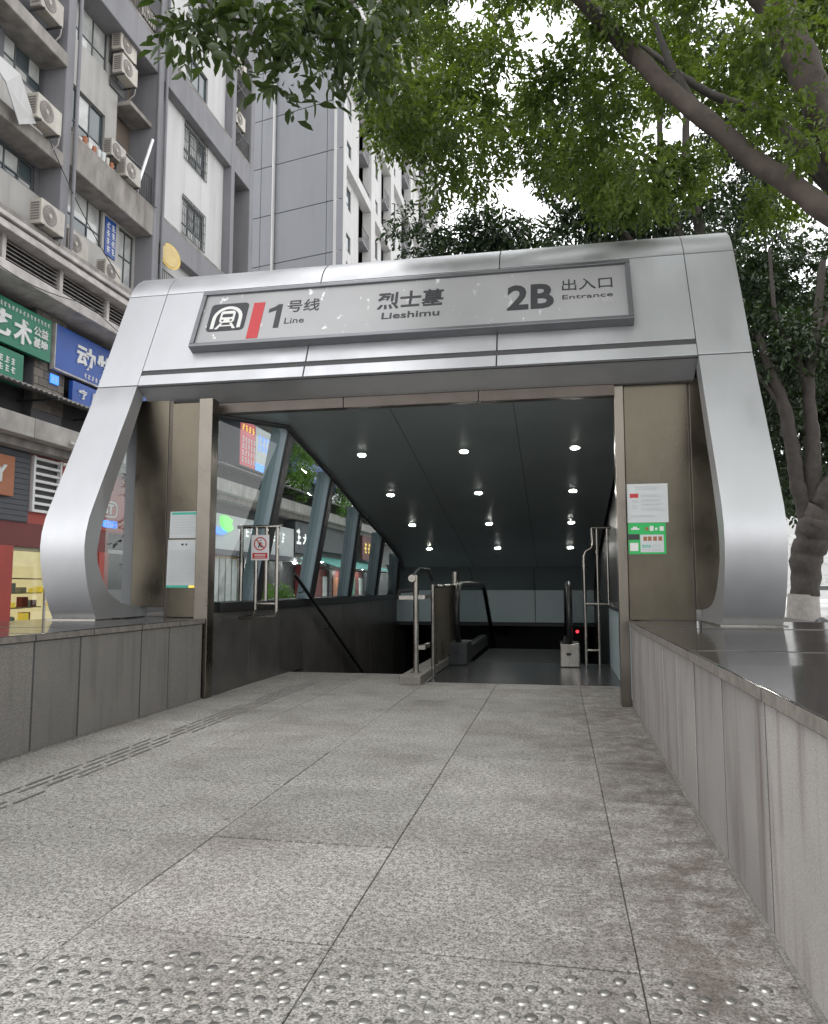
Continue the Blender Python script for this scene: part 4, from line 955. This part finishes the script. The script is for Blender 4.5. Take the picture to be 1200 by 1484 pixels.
AC = [((-13.75, 17.35, 14.0), 'air conditioner on the slab edge below the cream window, nearest the left frame edge', 1.2),
      ((-13.8, 17.75, 11.22), 'air conditioner on the cornice in front of the pale apron at the far left', 1.2),
      ((-14.3, 19.6, 11.35), 'air conditioner on the cornice under the first floor window with red marks', 1.15),
      ((-14.2, 21.3, 11.22), 'air conditioner low on the cornice below the narrow blue plate', 1.05),
      ((-14.35, 22.0, 18.72), 'lower unit of the stacked pair beside the brown balcony', 1.15),
      ((-14.35, 21.9, 19.5), 'upper unit of the stacked pair beside the brown balcony', 1.15),
      ((-14.0, 21.9, 14.95), 'air conditioner standing by the black balcony railing', 1.1),
      ((-14.2, 21.35, 15.4), 'air conditioner behind the cluttered ledge left of the black railing', 1.0),
      ((-14.1, 17.7, 17.6), 'air conditioner on brackets high above the cream window', 1.15),
      ((-14.3, 30.9, 25.2), 'upper air conditioner in the narrow dark bay by the tower', 1.2),
      ((-14.3, 30.9, 22.6), 'lower air conditioner in the narrow dark bay by the tower', 1.2),
      ((-14.3, 23.0, 21.6), 'air conditioner in the upper balcony near the top of the frame', 1.1),
      ((-14.2, 64.3, 26), 'air conditioner on the tower front just above the portal roof', 1.2)]
ac0 = make_ac()
for i, (p, lab, s) in enumerate(AC):
    a = ac0 if i == 0 else copy_tree(ac0)
    a.location = p; s *= .9; a.scale = (s, s, s); a['label'] = lab
t = thing('yellow_pan', 'round yellow pan hung outside the barred balcony above the portal roof', 'pan', (-13.9, 24.6, 13.4))
l = MB(); l.disc((-13.95, 24.62, 13.55), (.9, -.3, .1), .48, .05, .5, 24); obj('pan', l, M['dishc'], t); l = MB(); l.disc((-13.9, 24.6, 13.556), (.9, -.3, .1), .42, .012, .42, 24); obj('inner', l, mat('pan_inner', (.5, .38, .16), .5), t)
# clutter on the ledge
random.seed(5)
t = tag(bpy.data.objects.new('ledge_clutter', None), 'pots and small household things along the stained balcony ledge', 'clutter'); COL.objects.link(t); t.location = (-14.1, 20.5, 14.9); t['worldpts'] = 1
for k in range(9):
    y = 19.2 + k * .24; h = random.uniform(.12, .35); l = MB(); l.tube([(-14.15, y, 14.93), (-14.15, y, 14.93 + h)], [.07, random.uniform(.08, .12)], 8); obj('pot', l, M[random.choice(('orange', 'paper', 'bbrown', 'pale', 'ac'))], t)
t = thing('metal_pole', 'bright metal tube leaning out over the balcony railing', 'pole', (-14, 22.7, 15.5)); l = MB(); l.tube([(-14.05, 22.6, 15.4), (-13.8, 22.95, 17.1)], .06, 8); obj('tube', l, M['ring'], t)
t = thing('torn_sheet', 'torn white sheet hanging from the slab below the cream window', 'sheet', (-13.8, 16.4, 14))
l = MB(); l.add([(-13.5, 14.5, 14.6), (-13.6, 16.2, 14.75), (-13.7, 17.0, 13.9), (-13.72, 16.4, 13.5), (-13.5, 15.6, 14.1)], [(0, 1, 2, 3, 4)]); l.add([(-13.52, 14.5, 14.6), (-13.62, 16.2, 14.75), (-13.72, 17.0, 13.9), (-13.74, 16.4, 13.5), (-13.52, 15.6, 14.1)], [(4, 3, 2, 1, 0)]); obj('sheet', l, M['bwhite2'], t)

# ================================================================== TREES
random.seed(21)
def leaf_mesh(name, clumps, per, size, asp=.38, flat=.75, twig=6, thin=.0, seed=1, shell=.5):
    """thousands of folded leaf faces set along short drooping twigs inside clumps (x, y, z, radius)"""
    rg = np.random.default_rng(seed); c = np.array([k[:4] for k in clumps], float)
    w = c[:, 3] ** 2; w /= w.sum(); nt_ = int(per)
    idx = rg.choice(len(c), nt_, p=w)
    d = rg.normal(size=(nt_, 3)); d /= np.linalg.norm(d, axis=1)[:, None]
    rad = rg.random(nt_) ** shell
    p = c[idx, :3] + d * (c[idx, 3] * rad)[:, None] * np.array([1, 1, flat])
    # gaps: drop twigs where a slow wave field is low
    fld = np.sin(p[:, 0] * 3.1 + 1.3 * np.sin(p[:, 2] * 2.3)) + np.sin(p[:, 1] * 2.7 + p[:, 2] * 1.9) + np.sin(p[:, 2] * 3.7 - p[:, 0] * 1.1)
    p = p[fld > -3 + 3 * thin]; d = d[fld > -3 + 3 * thin]; n = len(p)
    tdir = d * .8 + np.array([0, 0, -.45]) + rg.normal(size=(n, 3)) * .45
    tdir /= np.linalg.norm(tdir, axis=1)[:, None]
    P = np.repeat(p, twig, 0); T = np.repeat(tdir, twig, 0); N_ = n * twig
    s_ = np.tile(np.arange(twig), n)[:, None]
    base = P + T * s_ * size * .42
    side = rg.normal(size=(N_, 3)); side -= (side * T).sum(1)[:, None] * T; side /= np.linalg.norm(side, axis=1)[:, None]
    ax = T * .65 + side * .8 + np.array([0, 0, -.25]); ax /= np.linalg.norm(ax, axis=1)[:, None]
    up = np.array([0, 0, 1.]) + rg.normal(size=(N_, 3)) * .45
    bi = np.cross(ax, up); bi /= np.linalg.norm(bi, axis=1)[:, None] + 1e-9; nn = np.cross(bi, ax)
    L_ = size * rg.uniform(.5, 1.3, N_)[:, None]; W_ = L_ * asp * .5
    fold = W_ * .45
    v = np.stack([base, base + ax * L_ * .33 + bi * W_ + nn * fold, base + ax * L_ * .72 + bi * W_ * .8 + nn * fold * .7, base + ax * L_ - nn * fold * .5,
                  base + ax * L_ * .72 - bi * W_ * .8 + nn * fold * .7, base + ax * L_ * .33 - bi * W_ + nn * fold], 1).reshape(-1, 3)
    o = (np.arange(N_) * 6)[:, None]
    f = np.concatenate([o + np.array([0, 1, 2, 3]), o + np.array([0, 3, 4, 5])], 1).reshape(-1)
    me = bpy.data.meshes.new(name); me.vertices.add(len(v)); me.vertices.foreach_set('co', v.astype(np.float32).ravel())
    me.loops.add(len(f)); me.loops.foreach_set('vertex_index', f.astype(np.int32))
    me.polygons.add(N_ * 2); me.polygons.foreach_set('loop_start', np.arange(0, N_ * 8, 4, dtype=np.int32)); me.polygons.foreach_set('loop_total', np.full(N_ * 2, 4, np.int32))
    me.update(calc_edges=True); return me
def limb(t, name, path, r0, r1, m, knots=True, seg=10):
    """tapered, slightly wavering limb through the given points"""
    pts = [Vector(p) for p in path]; fine = []
    for i in range(len(pts) - 1):
        a = pts[max(i - 1, 0)]; b_ = pts[i]; c = pts[i + 1]; d = pts[min(i + 2, len(pts) - 1)]; k = 7
        for j in range(k):
            u = j / k; fine.append(.5 * ((2 * b_) + (c - a) * u + (2 * a - 5 * b_ + 4 * c - d) * u * u + (3 * b_ - a - 3 * c + d) * u ** 3))
    fine.append(pts[-1]); n = len(fine); rad = []
    for i in range(n):
        r_ = r0 + (r1 - r0) * i / (n - 1); fine[i] = fine[i] + Vector((random.uniform(-1, 1), random.uniform(-1, 1), random.uniform(-1, 1))) * r_ * .12
        rad.append(r_ * (1 + random.uniform(-.07, .07) + (.13 if knots and i % 6 == 3 else 0)))
    l = MB(); l.tube(fine, rad, seg); return obj(name, l, m, t)

N0 = [(-1.93,3.44,4.48,0.11),(-1.82,3.41,4.32,0.09),(-1.80,3.61,4.38,0.07),(-1.79,3.46,4.46,0.09),(-1.46,3.55,4.48,0.14),(-1.37,3.80,4.52,0.13),(-1.30,4.15,4.89,0.18),(-1.12,4.13,4.71,0.15),(-1.19,4.09,4.52,0.09),(-1.38,3.68,4.20,0.07),(-1.54,3.82,4.24,0.05),(-1.23,3.77,4.26,0.04),(-0.96,3.78,4.57,0.13),(-1.60,3.52,4.54,0.10),(-0.91,3.82,4.37,0.08),(-1.48,4.10,4.95,0.16),(-1.14,4.14,4.44,0.06)]
N1 = [(-1.84,8.33,8.97,0.29),(-1.27,7.47,8.10,0.26),(-1.10,9.17,9.69,0.23),(-0.49,8.48,8.85,0.33),(-0.20,9.38,9.58,0.29),(0.25,8.51,8.90,0.32),(0.49,8.39,8.90,0.27),(0.97,7.98,8.34,0.25),(1.37,8.62,8.74,0.32),(1.57,7.47,7.72,0.19),(2.01,7.97,8.02,0.24),(3.47,9.76,9.29,0.41),(3.72,9.85,9.56,0.32),(-1.78,8.27,8.54,0.23),(-2.03,11.15,11.20,0.33),(-1.53,10.46,10.57,0.32),(-0.75,8.99,9.17,0.25),(-0.42,10.10,10.08,0.27),(0.09,11.49,10.97,0.30),(0.85,11.42,10.65,0.36),(1.76,10.63,10.09,0.35),(1.57,7.94,7.85,0.22),(2.71,8.51,8.04,0.35),(3.10,8.80,8.14,0.24),(3.97,10.45,9.32,0.33),(-2.36,10.44,9.80,0.35),(-1.91,11.00,10.22,0.44),(-1.44,9.97,9.23,0.25),(-0.60,10.05,9.52,0.25),(0.22,8.14,7.66,0.19),(0.68,7.67,7.46,0.29),(1.41,10.89,9.55,0.30),(1.80,10.37,9.33,0.33),(2.48,9.50,8.47,0.26),(2.06,6.95,6.46,0.27),(2.97,8.32,7.61,0.33),(4.06,10.61,9.21,0.29),(-2.27,9.13,8.37,0.29),(-1.20,10.73,9.58,0.33),(-0.51,7.94,7.41,0.21),(0.76,9.51,8.47,0.30),(1.62,10.37,8.64,0.42),(1.80,8.36,7.22,0.33),(2.69,10.59,8.63,0.40),(3.06,10.06,8.38,0.31),(3.88,10.38,8.35,0.33),(-1.70,7.41,6.74,0.23),(-1.38,8.49,7.51,0.25),(-1.56,10.65,9.11,0.40),(-0.63,9.69,7.94,0.31),(-0.28,11.36,9.01,0.29),(0.67,8.48,7.08,0.33),(1.16,10.16,8.16,0.30),(1.75,11.35,9.02,0.44),(1.70,8.25,6.86,0.26),(2.36,9.90,7.99,0.35),(2.21,7.55,6.15,0.20),(3.28,9.23,7.12,0.28),(3.89,10.49,8.17,0.43),(-1.83,8.29,7.02,0.34),(-1.81,9.38,7.47,0.38),(-1.04,7.55,6.32,0.19),(-0.09,10.22,8.00,0.37),(0.27,10.29,7.72,0.34),(0.71,9.33,7.17,0.25),(1.32,8.78,6.70,0.31),(1.94,8.81,6.82,0.22),(2.02,7.59,6.12,0.21),(2.81,9.16,6.77,0.30),(3.76,10.85,7.97,0.41),(3.97,10.09,7.17,0.41),(-0.23,10.04,7.43,0.29),(0.37,10.78,7.64,0.42),(0.83,10.17,7.13,0.35),(0.86,7.50,5.57,0.27),(1.31,8.17,6.04,0.22),(1.91,10.02,6.96,0.26),(1.85,6.96,5.20,0.27),(2.55,7.39,5.59,0.23),(3.09,7.90,5.62,0.26),(0.84,10.42,6.76,0.32),(1.15,9.80,6.44,0.28),(1.33,8.33,5.91,0.33),(2.99,10.62,6.65,0.35),(3.51,10.91,6.99,0.30),(-0.62,9.74,7.72,0.27),(-0.22,10.11,7.60,0.22),(0.01,8.50,6.25,0.18),(-0.72,9.17,6.99,0.24),(0.61,9.33,6.48,0.23),(-1.95,9.66,7.63,0.29),(-2.16,9.66,7.50,0.20),(0.04,8.38,7.71,0.19),(-0.01,8.60,7.44,0.23),(-0.21,8.48,7.17,0.23),(0.28,8.86,7.71,0.21),(-0.91,9.73,6.95,0.30),(-1.27,8.38,6.11,0.20),(-1.77,10.30,7.79,0.24),(-1.13,7.99,6.16,0.18),(-1.89,9.88,8.12,0.28),(-2.34,10.08,8.20,0.27),(-0.75,8.07,6.54,0.19),(-0.43,9.79,8.28,0.24),(-0.85,8.31,7.04,0.20),(-1.37,9.06,7.23,0.22),(0.36,9.11,6.88,0.20),(-1.05,8.01,7.12,0.23),(-0.90,9.79,8.96,0.24)]
nt_ = thing('overhanging_tree', 'large broad crowned tree leaning over the ramp from the right with a thick reddish limb', 'tree', (4.9, 7.0, 0))
limb(nt_, 'trunk', [(4.9, 7.0, -.12), (4.75, 7.05, 1.2), (4.3, 7.2, 2.6), (3.75, 7.4, 3.75)], .42, .22, M['barkr'], seg=14)
limb(nt_, 'limb', [(3.85, 7.36, 3.55), (3.2, 7.5, 4.3), (2.615, 7.56, 5.0), (1.944, 7.76, 5.8), (1.12, 7.92, 6.85), (.42, 7.99, 7.85), (-.3, 8.1, 8.9)], .125, .075, M['barkr'], seg=14)
limb(nt_, 'limb', [(3.9, 7.35, 3.4), (3.55, 7.5, 4.2), (3.05, 7.72, 5.1), (2.78, 7.83, 5.97), (2.5, 7.93, 7.06), (2.28, 7.98, 7.9), (2.1, 8.0, 9.2)], .19, .13, M['barkr'], seg=14)
limb(nt_, 'limb', [(2.46, 7.93, 7.0), (2.25, 7.9, 7.4), (1.95, 7.9, 8.1), (1.6, 7.9, 9)], .12, .06, M['barkr'])
limb(nt_, 'branch', [(2.75, 7.7, 5.3), (2.5, 8.6, 6.6), (1.9, 9.4, 7.6), (1.2, 10, 8.8)], .09, .03, M['barkg'])
limb(nt_, 'branch', [(1.5, 7.85, 6.35), (1.4, 8.6, 7.4), (1.3, 9.2, 8.5)], .07, .025, M['barkg'])
limb(nt_, 'branch', [(3.5, 7.5, 4.1), (3.4, 9, 5.6), (3.1, 10.2, 7.2), (2.6, 11, 8.8)], .1, .03, M['barkg'])
limb(nt_, 'branch', [(.9, 7.95, 7.1), (0, 7.2, 7.6), (-.9, 6.2, 7.0), (-1.9, 5.2, 6.2)], .07, .02, M['barkg'])
limb(nt_, 'branch', [(-.9, 6.2, 7.0), (-1.5, 4.9, 5.6), (-1.7, 4.4, 4.95)], .03, .006, M['barkg'], seg=6)
limb(nt_, 'branch', [(-1.5, 5.0, 5.7), (-1.8, 4.6, 5.2)], .02, .006, M['barkg'], seg=6)
obj('crown', leaf_mesh('crown', N1, 11000, .09, .42, .8, 7, .54, 3), M['leafm'], nt_)
N1 += [(x, y, z, r_) for x, y, z, r_ in [(-.3, 10.5, 7.1, .3), (.5, 10.6, 7.0, .3), (1.2, 10.8, 7.2, .35), (1.9, 10.8, 7.0, .3), (-.8, 10.4, 7.5, .3), (2.5, 10.6, 7.3, .35)]]
OUTC = [(random.uniform(-3, 8), random.uniform(-5, 1.5), random.uniform(7.5, 10), random.uniform(.6, 1)) for k in range(34)] + [(x + random.uniform(-.5, .5), y + random.uniform(-.5, .5), z + random.uniform(-.4, .4), random.uniform(.5, .9)) for x in (1.5, 3, 4.5, 6, 7.5) for y in (2.5, 4.5, 6.5, 8.5, 10.5) for z in (8.0, 9.6) if math.hypot(x - 4.9, y - 7) > .4 and not (x < 3.3 and y > 7)]  # unseen clumps over and behind the camera, added to darken floor and reflections
obj('crown', leaf_mesh('crown', OUTC, 5200, .11, .42, .8, 7, .25, 4), M['leafm'], nt_)
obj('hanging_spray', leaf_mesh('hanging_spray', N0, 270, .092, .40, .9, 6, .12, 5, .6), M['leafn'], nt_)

# slender tree behind the portal
st = thing('slender_tree', 'slender grey tree with several thin stems rising behind the portal roof', 'tree', (3.0, 16.2, 0))
limb(st, 'trunk', [(3.0, 16.2, -.12), (2.95, 16.1, 3), (2.85, 15.9, 6.4), (2.7, 15.8, 7.6)], .2, .14, M['barkg'])
limb(st, 'stem', [(2.7, 15.8, 7.5), (2.6, 15.79, 8.7), (2.31, 15.83, 10.1), (2.29, 15.83, 11.6), (2.2, 15.8, 13.5)], .10, .04, M['barkg'])
limb(st, 'stem', [(2.85, 15.8, 7.4), (3.0, 15.72, 8.6), (2.79, 15.75, 10.2), (2.85, 15.74, 12), (2.9, 15.7, 14)], .12, .05, M['barkg'])
limb(st, 'stem', [(2.6, 15.85, 7.4), (1.58, 15.92, 8.77), (.75, 15.98, 10.05), (-.1, 16, 11.3)], .10, .03, M['barkg'])
limb(st, 'branch', [(2.3, 15.8, 9.2), (1.2, 15.9, 9.6), (.4, 16, 9.5)], .05, .02, M['barkg'], seg=6); limb(st, 'branch', [(2.35, 15.8, 10.2), (1.4, 15.9, 11.0), (.9, 16, 11.4)], .05, .02, M['barkg'], seg=6)
SC = [(x, y, z, random.uniform(.5, .8)) for x, y, z in [(-.2, 16.2, 11.5), (.5, 16, 11.8), (1.2, 16.4, 12.3), (1.9, 16, 12.8), (2.6, 16.2, 12.2), (3.3, 16, 12.8), (4, 16.3, 12.2), (3.8, 16.4, 11.0), (4.6, 16.2, 11.6), (1.3, 16.5, 10.3), (2.0, 16.6, 9.4), (3.5, 16.6, 9.9), (4.4, 16.5, 10.2), (.3, 16.4, 10.5), (1.2, 16.8, 9.2), (3.6, 16.9, 8.9), (1.5, 16.1, 9.1), (2.2, 16.2, 9.0), (3.0, 16.1, 9.0), (.9, 16.1, 9.6), (.5, 16.2, 9.2), (4.2, 16.2, 9.3)]]
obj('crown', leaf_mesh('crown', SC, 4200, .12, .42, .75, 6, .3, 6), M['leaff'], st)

# the big street tree with the whitewashed foot
bt = thing('whitewashed_tree', 'big forked street tree with a whitewashed foot beside the right portal leg', 'tree', (8.75, 29.9, 0))
limb(bt, 'trunk', [(8.75, 29.9, -.12), (8.78, 29.85, 1.0), (8.95, 29.8, 2.4), (9.3, 29.6, 3.7)], .38, .64, M['barkg'], False, seg=14)
l = MB(); l.tube([(8.75, 29.9, -.1), (8.76, 29.88, .5), (8.78, 29.86, 1.12)], [.6, .56, .53], 14); obj('whitewash', l, M['lime'], bt)
limb(bt, 'limb', [(9.2, 29.65, 3.3), (9.6, 29.5, 4.4), (10.2, 29.3, 5.6), (11.5, 29, 7.5), (12.5, 29, 10)], .66, .2, M['barkg'], False)
limb(bt, 'limb', [(9.1, 29.7, 3.2), (8.85, 29.75, 4.6), (8.65, 29.78, 6.2), (8.45, 29.8, 8), (8.1, 29.8, 9.2), (7.6, 29.8, 11)], .34, .14, M['barkg'])
limb(bt, 'limb', [(9.3, 29.6, 3.6), (9.25, 29.65, 5.2), (9.3, 29.6, 7), (9.25, 29.6, 8.8), (9.6, 29.5, 11), (9.9, 29.4, 13.5)], .33, .12, M['barkg'])
limb(bt, 'branch', [(9.25, 29.6, 8.6), (8.8, 29.6, 10.2), (8.3, 29.8, 11.5), (8.2, 29.9, 14.3)], .15, .06, M['barkg'])
limb(bt, 'branch', [(8.45, 29.8, 7.9), (7.6, 29.9, 9.4), (7, 30, 10.2)], .1, .04, M['barkg']); limb(bt, 'branch', [(9.3, 29.6, 10), (10.2, 29.5, 12), (10.5, 29.5, 14)], .13, .05, M['barkg'])
BC = [(random.uniform(6, 14.5), random.uniform(29, 35), random.uniform(9.5, 17), random.uniform(1.0, 1.8)) for k in range(26)]
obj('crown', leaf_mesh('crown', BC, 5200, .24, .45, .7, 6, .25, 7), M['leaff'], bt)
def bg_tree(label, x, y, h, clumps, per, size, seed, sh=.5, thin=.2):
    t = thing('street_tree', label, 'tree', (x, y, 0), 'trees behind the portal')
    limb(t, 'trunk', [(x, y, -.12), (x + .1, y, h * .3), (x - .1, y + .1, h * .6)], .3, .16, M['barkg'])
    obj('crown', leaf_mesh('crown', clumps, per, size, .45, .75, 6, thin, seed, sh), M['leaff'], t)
random.seed(31)
def cl(n, x0, x1, y0, y1, z0, z1, r0, r1): return [(random.uniform(x0, x1), random.uniform(y0, y1), random.uniform(z0, z1), random.uniform(r0, r1)) for k in range(n)]
bg_tree('dense dark round crowned tree just above the middle of the portal roof', -1.9, 24.5, 13, [(-4.2, 24, 12.6, .7), (-3.4, 24, 12.4, 1.0), (-2.6, 24.2, 12.9, 1.1), (-1.9, 24, 13.0, 1.2), (-1.1, 24.2, 12.6, 1.1), (-.3, 24.2, 12.1, .9), (-2.2, 24.5, 11.6, 1.3), (-1, 24.4, 11.4, 1.2), (-3.4, 24.4, 11.4, 1.1), (-3.9, 24, 13.2, .5), (-2.6, 24, 13.9, .5), (-4.6, 24, 13.9, .55), (-5.2, 24, 13.4, .4), (-3.9, 24, 14.2, .4)], 2600, .17, 8)
bg_tree('dark tree filling the gap behind the right end of the portal roof', 6.5, 37, 16, cl(26, 2, 11, 36, 40, 8, 18, 1.2, 1.9), 4600, .28, 9, .5, .1)
bg_tree('dark tree behind the forked trunk, low crowned and far right', 13.5, 40, 15, cl(24, 10, 18, 39, 43, 6.5, 17, 1.3, 2.0), 4200, .3, 10, .5, .1)
bg_tree('far tree whose low branches show beside the right portal leg', 14, 56, 18, cl(24, 10, 20, 54, 60, 7.5, 22, 1.8, 2.6), 3800, .42, 12, .5, .05)

bw = tag(obj('unseen_tree_row', leaf_mesh('unseen_tree_row', cl(40, -28, 30, -34, -28, 1.5, 12, 1.8, 3.0), 5000, .4, .45, .8, 6, 0, 17), M['leaff']), kind='stuff')  # unseen tree row behind the camera, added to darken what the metal reflects
# plants by the shops
sh = thing('shrub', 'low bright green shrub outside the side windows', 'shrub', (-11.9, 30.4, 0))
obj('foliage', leaf_mesh('foliage', cl(9, -12.6, -11.2, 28.9, 32.2, .5, 1.25, .3, .5), 700, .11, .5, .8, 6, 0, 13), M['shrub'], sh)
l = MB()
for k in range(5): l.tube([(-11.9 + .15 * k - .3, 30.4 + .3 * k - .6, -.12), (-11.9 + .2 * k - .4, 30.4 + .4 * k - .8, .7)], .02, 5)
obj('stem', l, M['barkg'], sh)
for i, (y, lab) in enumerate(((38.2, 'green creeper hanging from the podium beside the advert box'), (45.5, 'green creeper hanging over the ledge farther along the podium'))):
    v = thing('creeper', lab, 'creeper', (-13.3, y, 5.8)); obj('foliage', leaf_mesh('foliage', cl(12, -13.6, -13.2, y - 2, y + 2, 5.8, 8.8, .25, .45), 800, .12, .5, 1, 6, .2, 14 + i), M['shrub'], v)
    l = MB(); l.tube([(-13.4, y, 9.1), (-13.35, y + .2, 7.5), (-13.3, y, 5.8)], .02, 5); obj('stem', l, M['barkg'], v)

# ================================================================== RIGHT SIDE: PAVERS, CAR, DARK STONE
pv = struct('pavement', MB().box(3.0, 9.5, -2, 60, -.115, -.018), M['grout'])
for j in range(26):
    for i in range(5):
        l = MB(); x = 3.0 + i * 1.25 + (j % 2) * .3; y = 1 + j * .8; l.box(x + .006, x + 1.244, y + .005, y + .795, -.017, .0 + random.uniform(-.002, .002)); obj('paver', l, M['paver'], pv)
l = MB(); l.box(9.52, 9.7, -2, 90, -.119, .02); struct('kerb', l, M['kerb'], .015)
car = thing('parked_car', 'white car far across the bright street at the right edge', 'car', (24, 75, -.1))
def cbox(name, m, *a, bevel=.0): l = MB(); l.box(*a); return obj(name, l, M[m], car, bevel=bevel, seg=3)
l = MB(); prof = [(21.7, .25), (26.3, .25), (26.4, .7), (26.2, .95), (25.2, 1.02), (24.6, 1.5), (22.8, 1.52), (22.1, 1.05), (21.7, .95)]; l.ext(prof, 1, 74.1, 75.9); obj('body', l, M['white'], car, bevel=.08)
l = MB(); l.ext([(22.4, 1.06), (24.95, 1.06), (24.55, 1.42), (22.85, 1.44)], 1, 74.08, 75.92); obj('window', l, M['pane'], car)
for x in (22.5, 25.4):
    for y in (74.05, 75.75):
        l = MB(); l.disc((x, y, .22), (0, 1, 0), .32, .2, seg=18); w = obj('wheel', l, M['black'], car); l = MB(); l.disc((x, y - .01, .22), (0, 1, 0), .19, .22, seg=14); obj('rim', l, M['ring'], w)
sb = thing('stone_bollard', 'dark rounded shape just peeking over the far edge of the polished cap', 'bollard', (4.2, 13.4, 0))
l = MB(); l.tube([(4.2, 13.4, 0), (4.2, 13.4, .62), (4.2, 13.4, .78), (4.2, 13.4, .86), (4.2, 13.4, .9)], [.2, .2, .17, .1, .02], 16); obj('bollard', l, M['black'], sb)
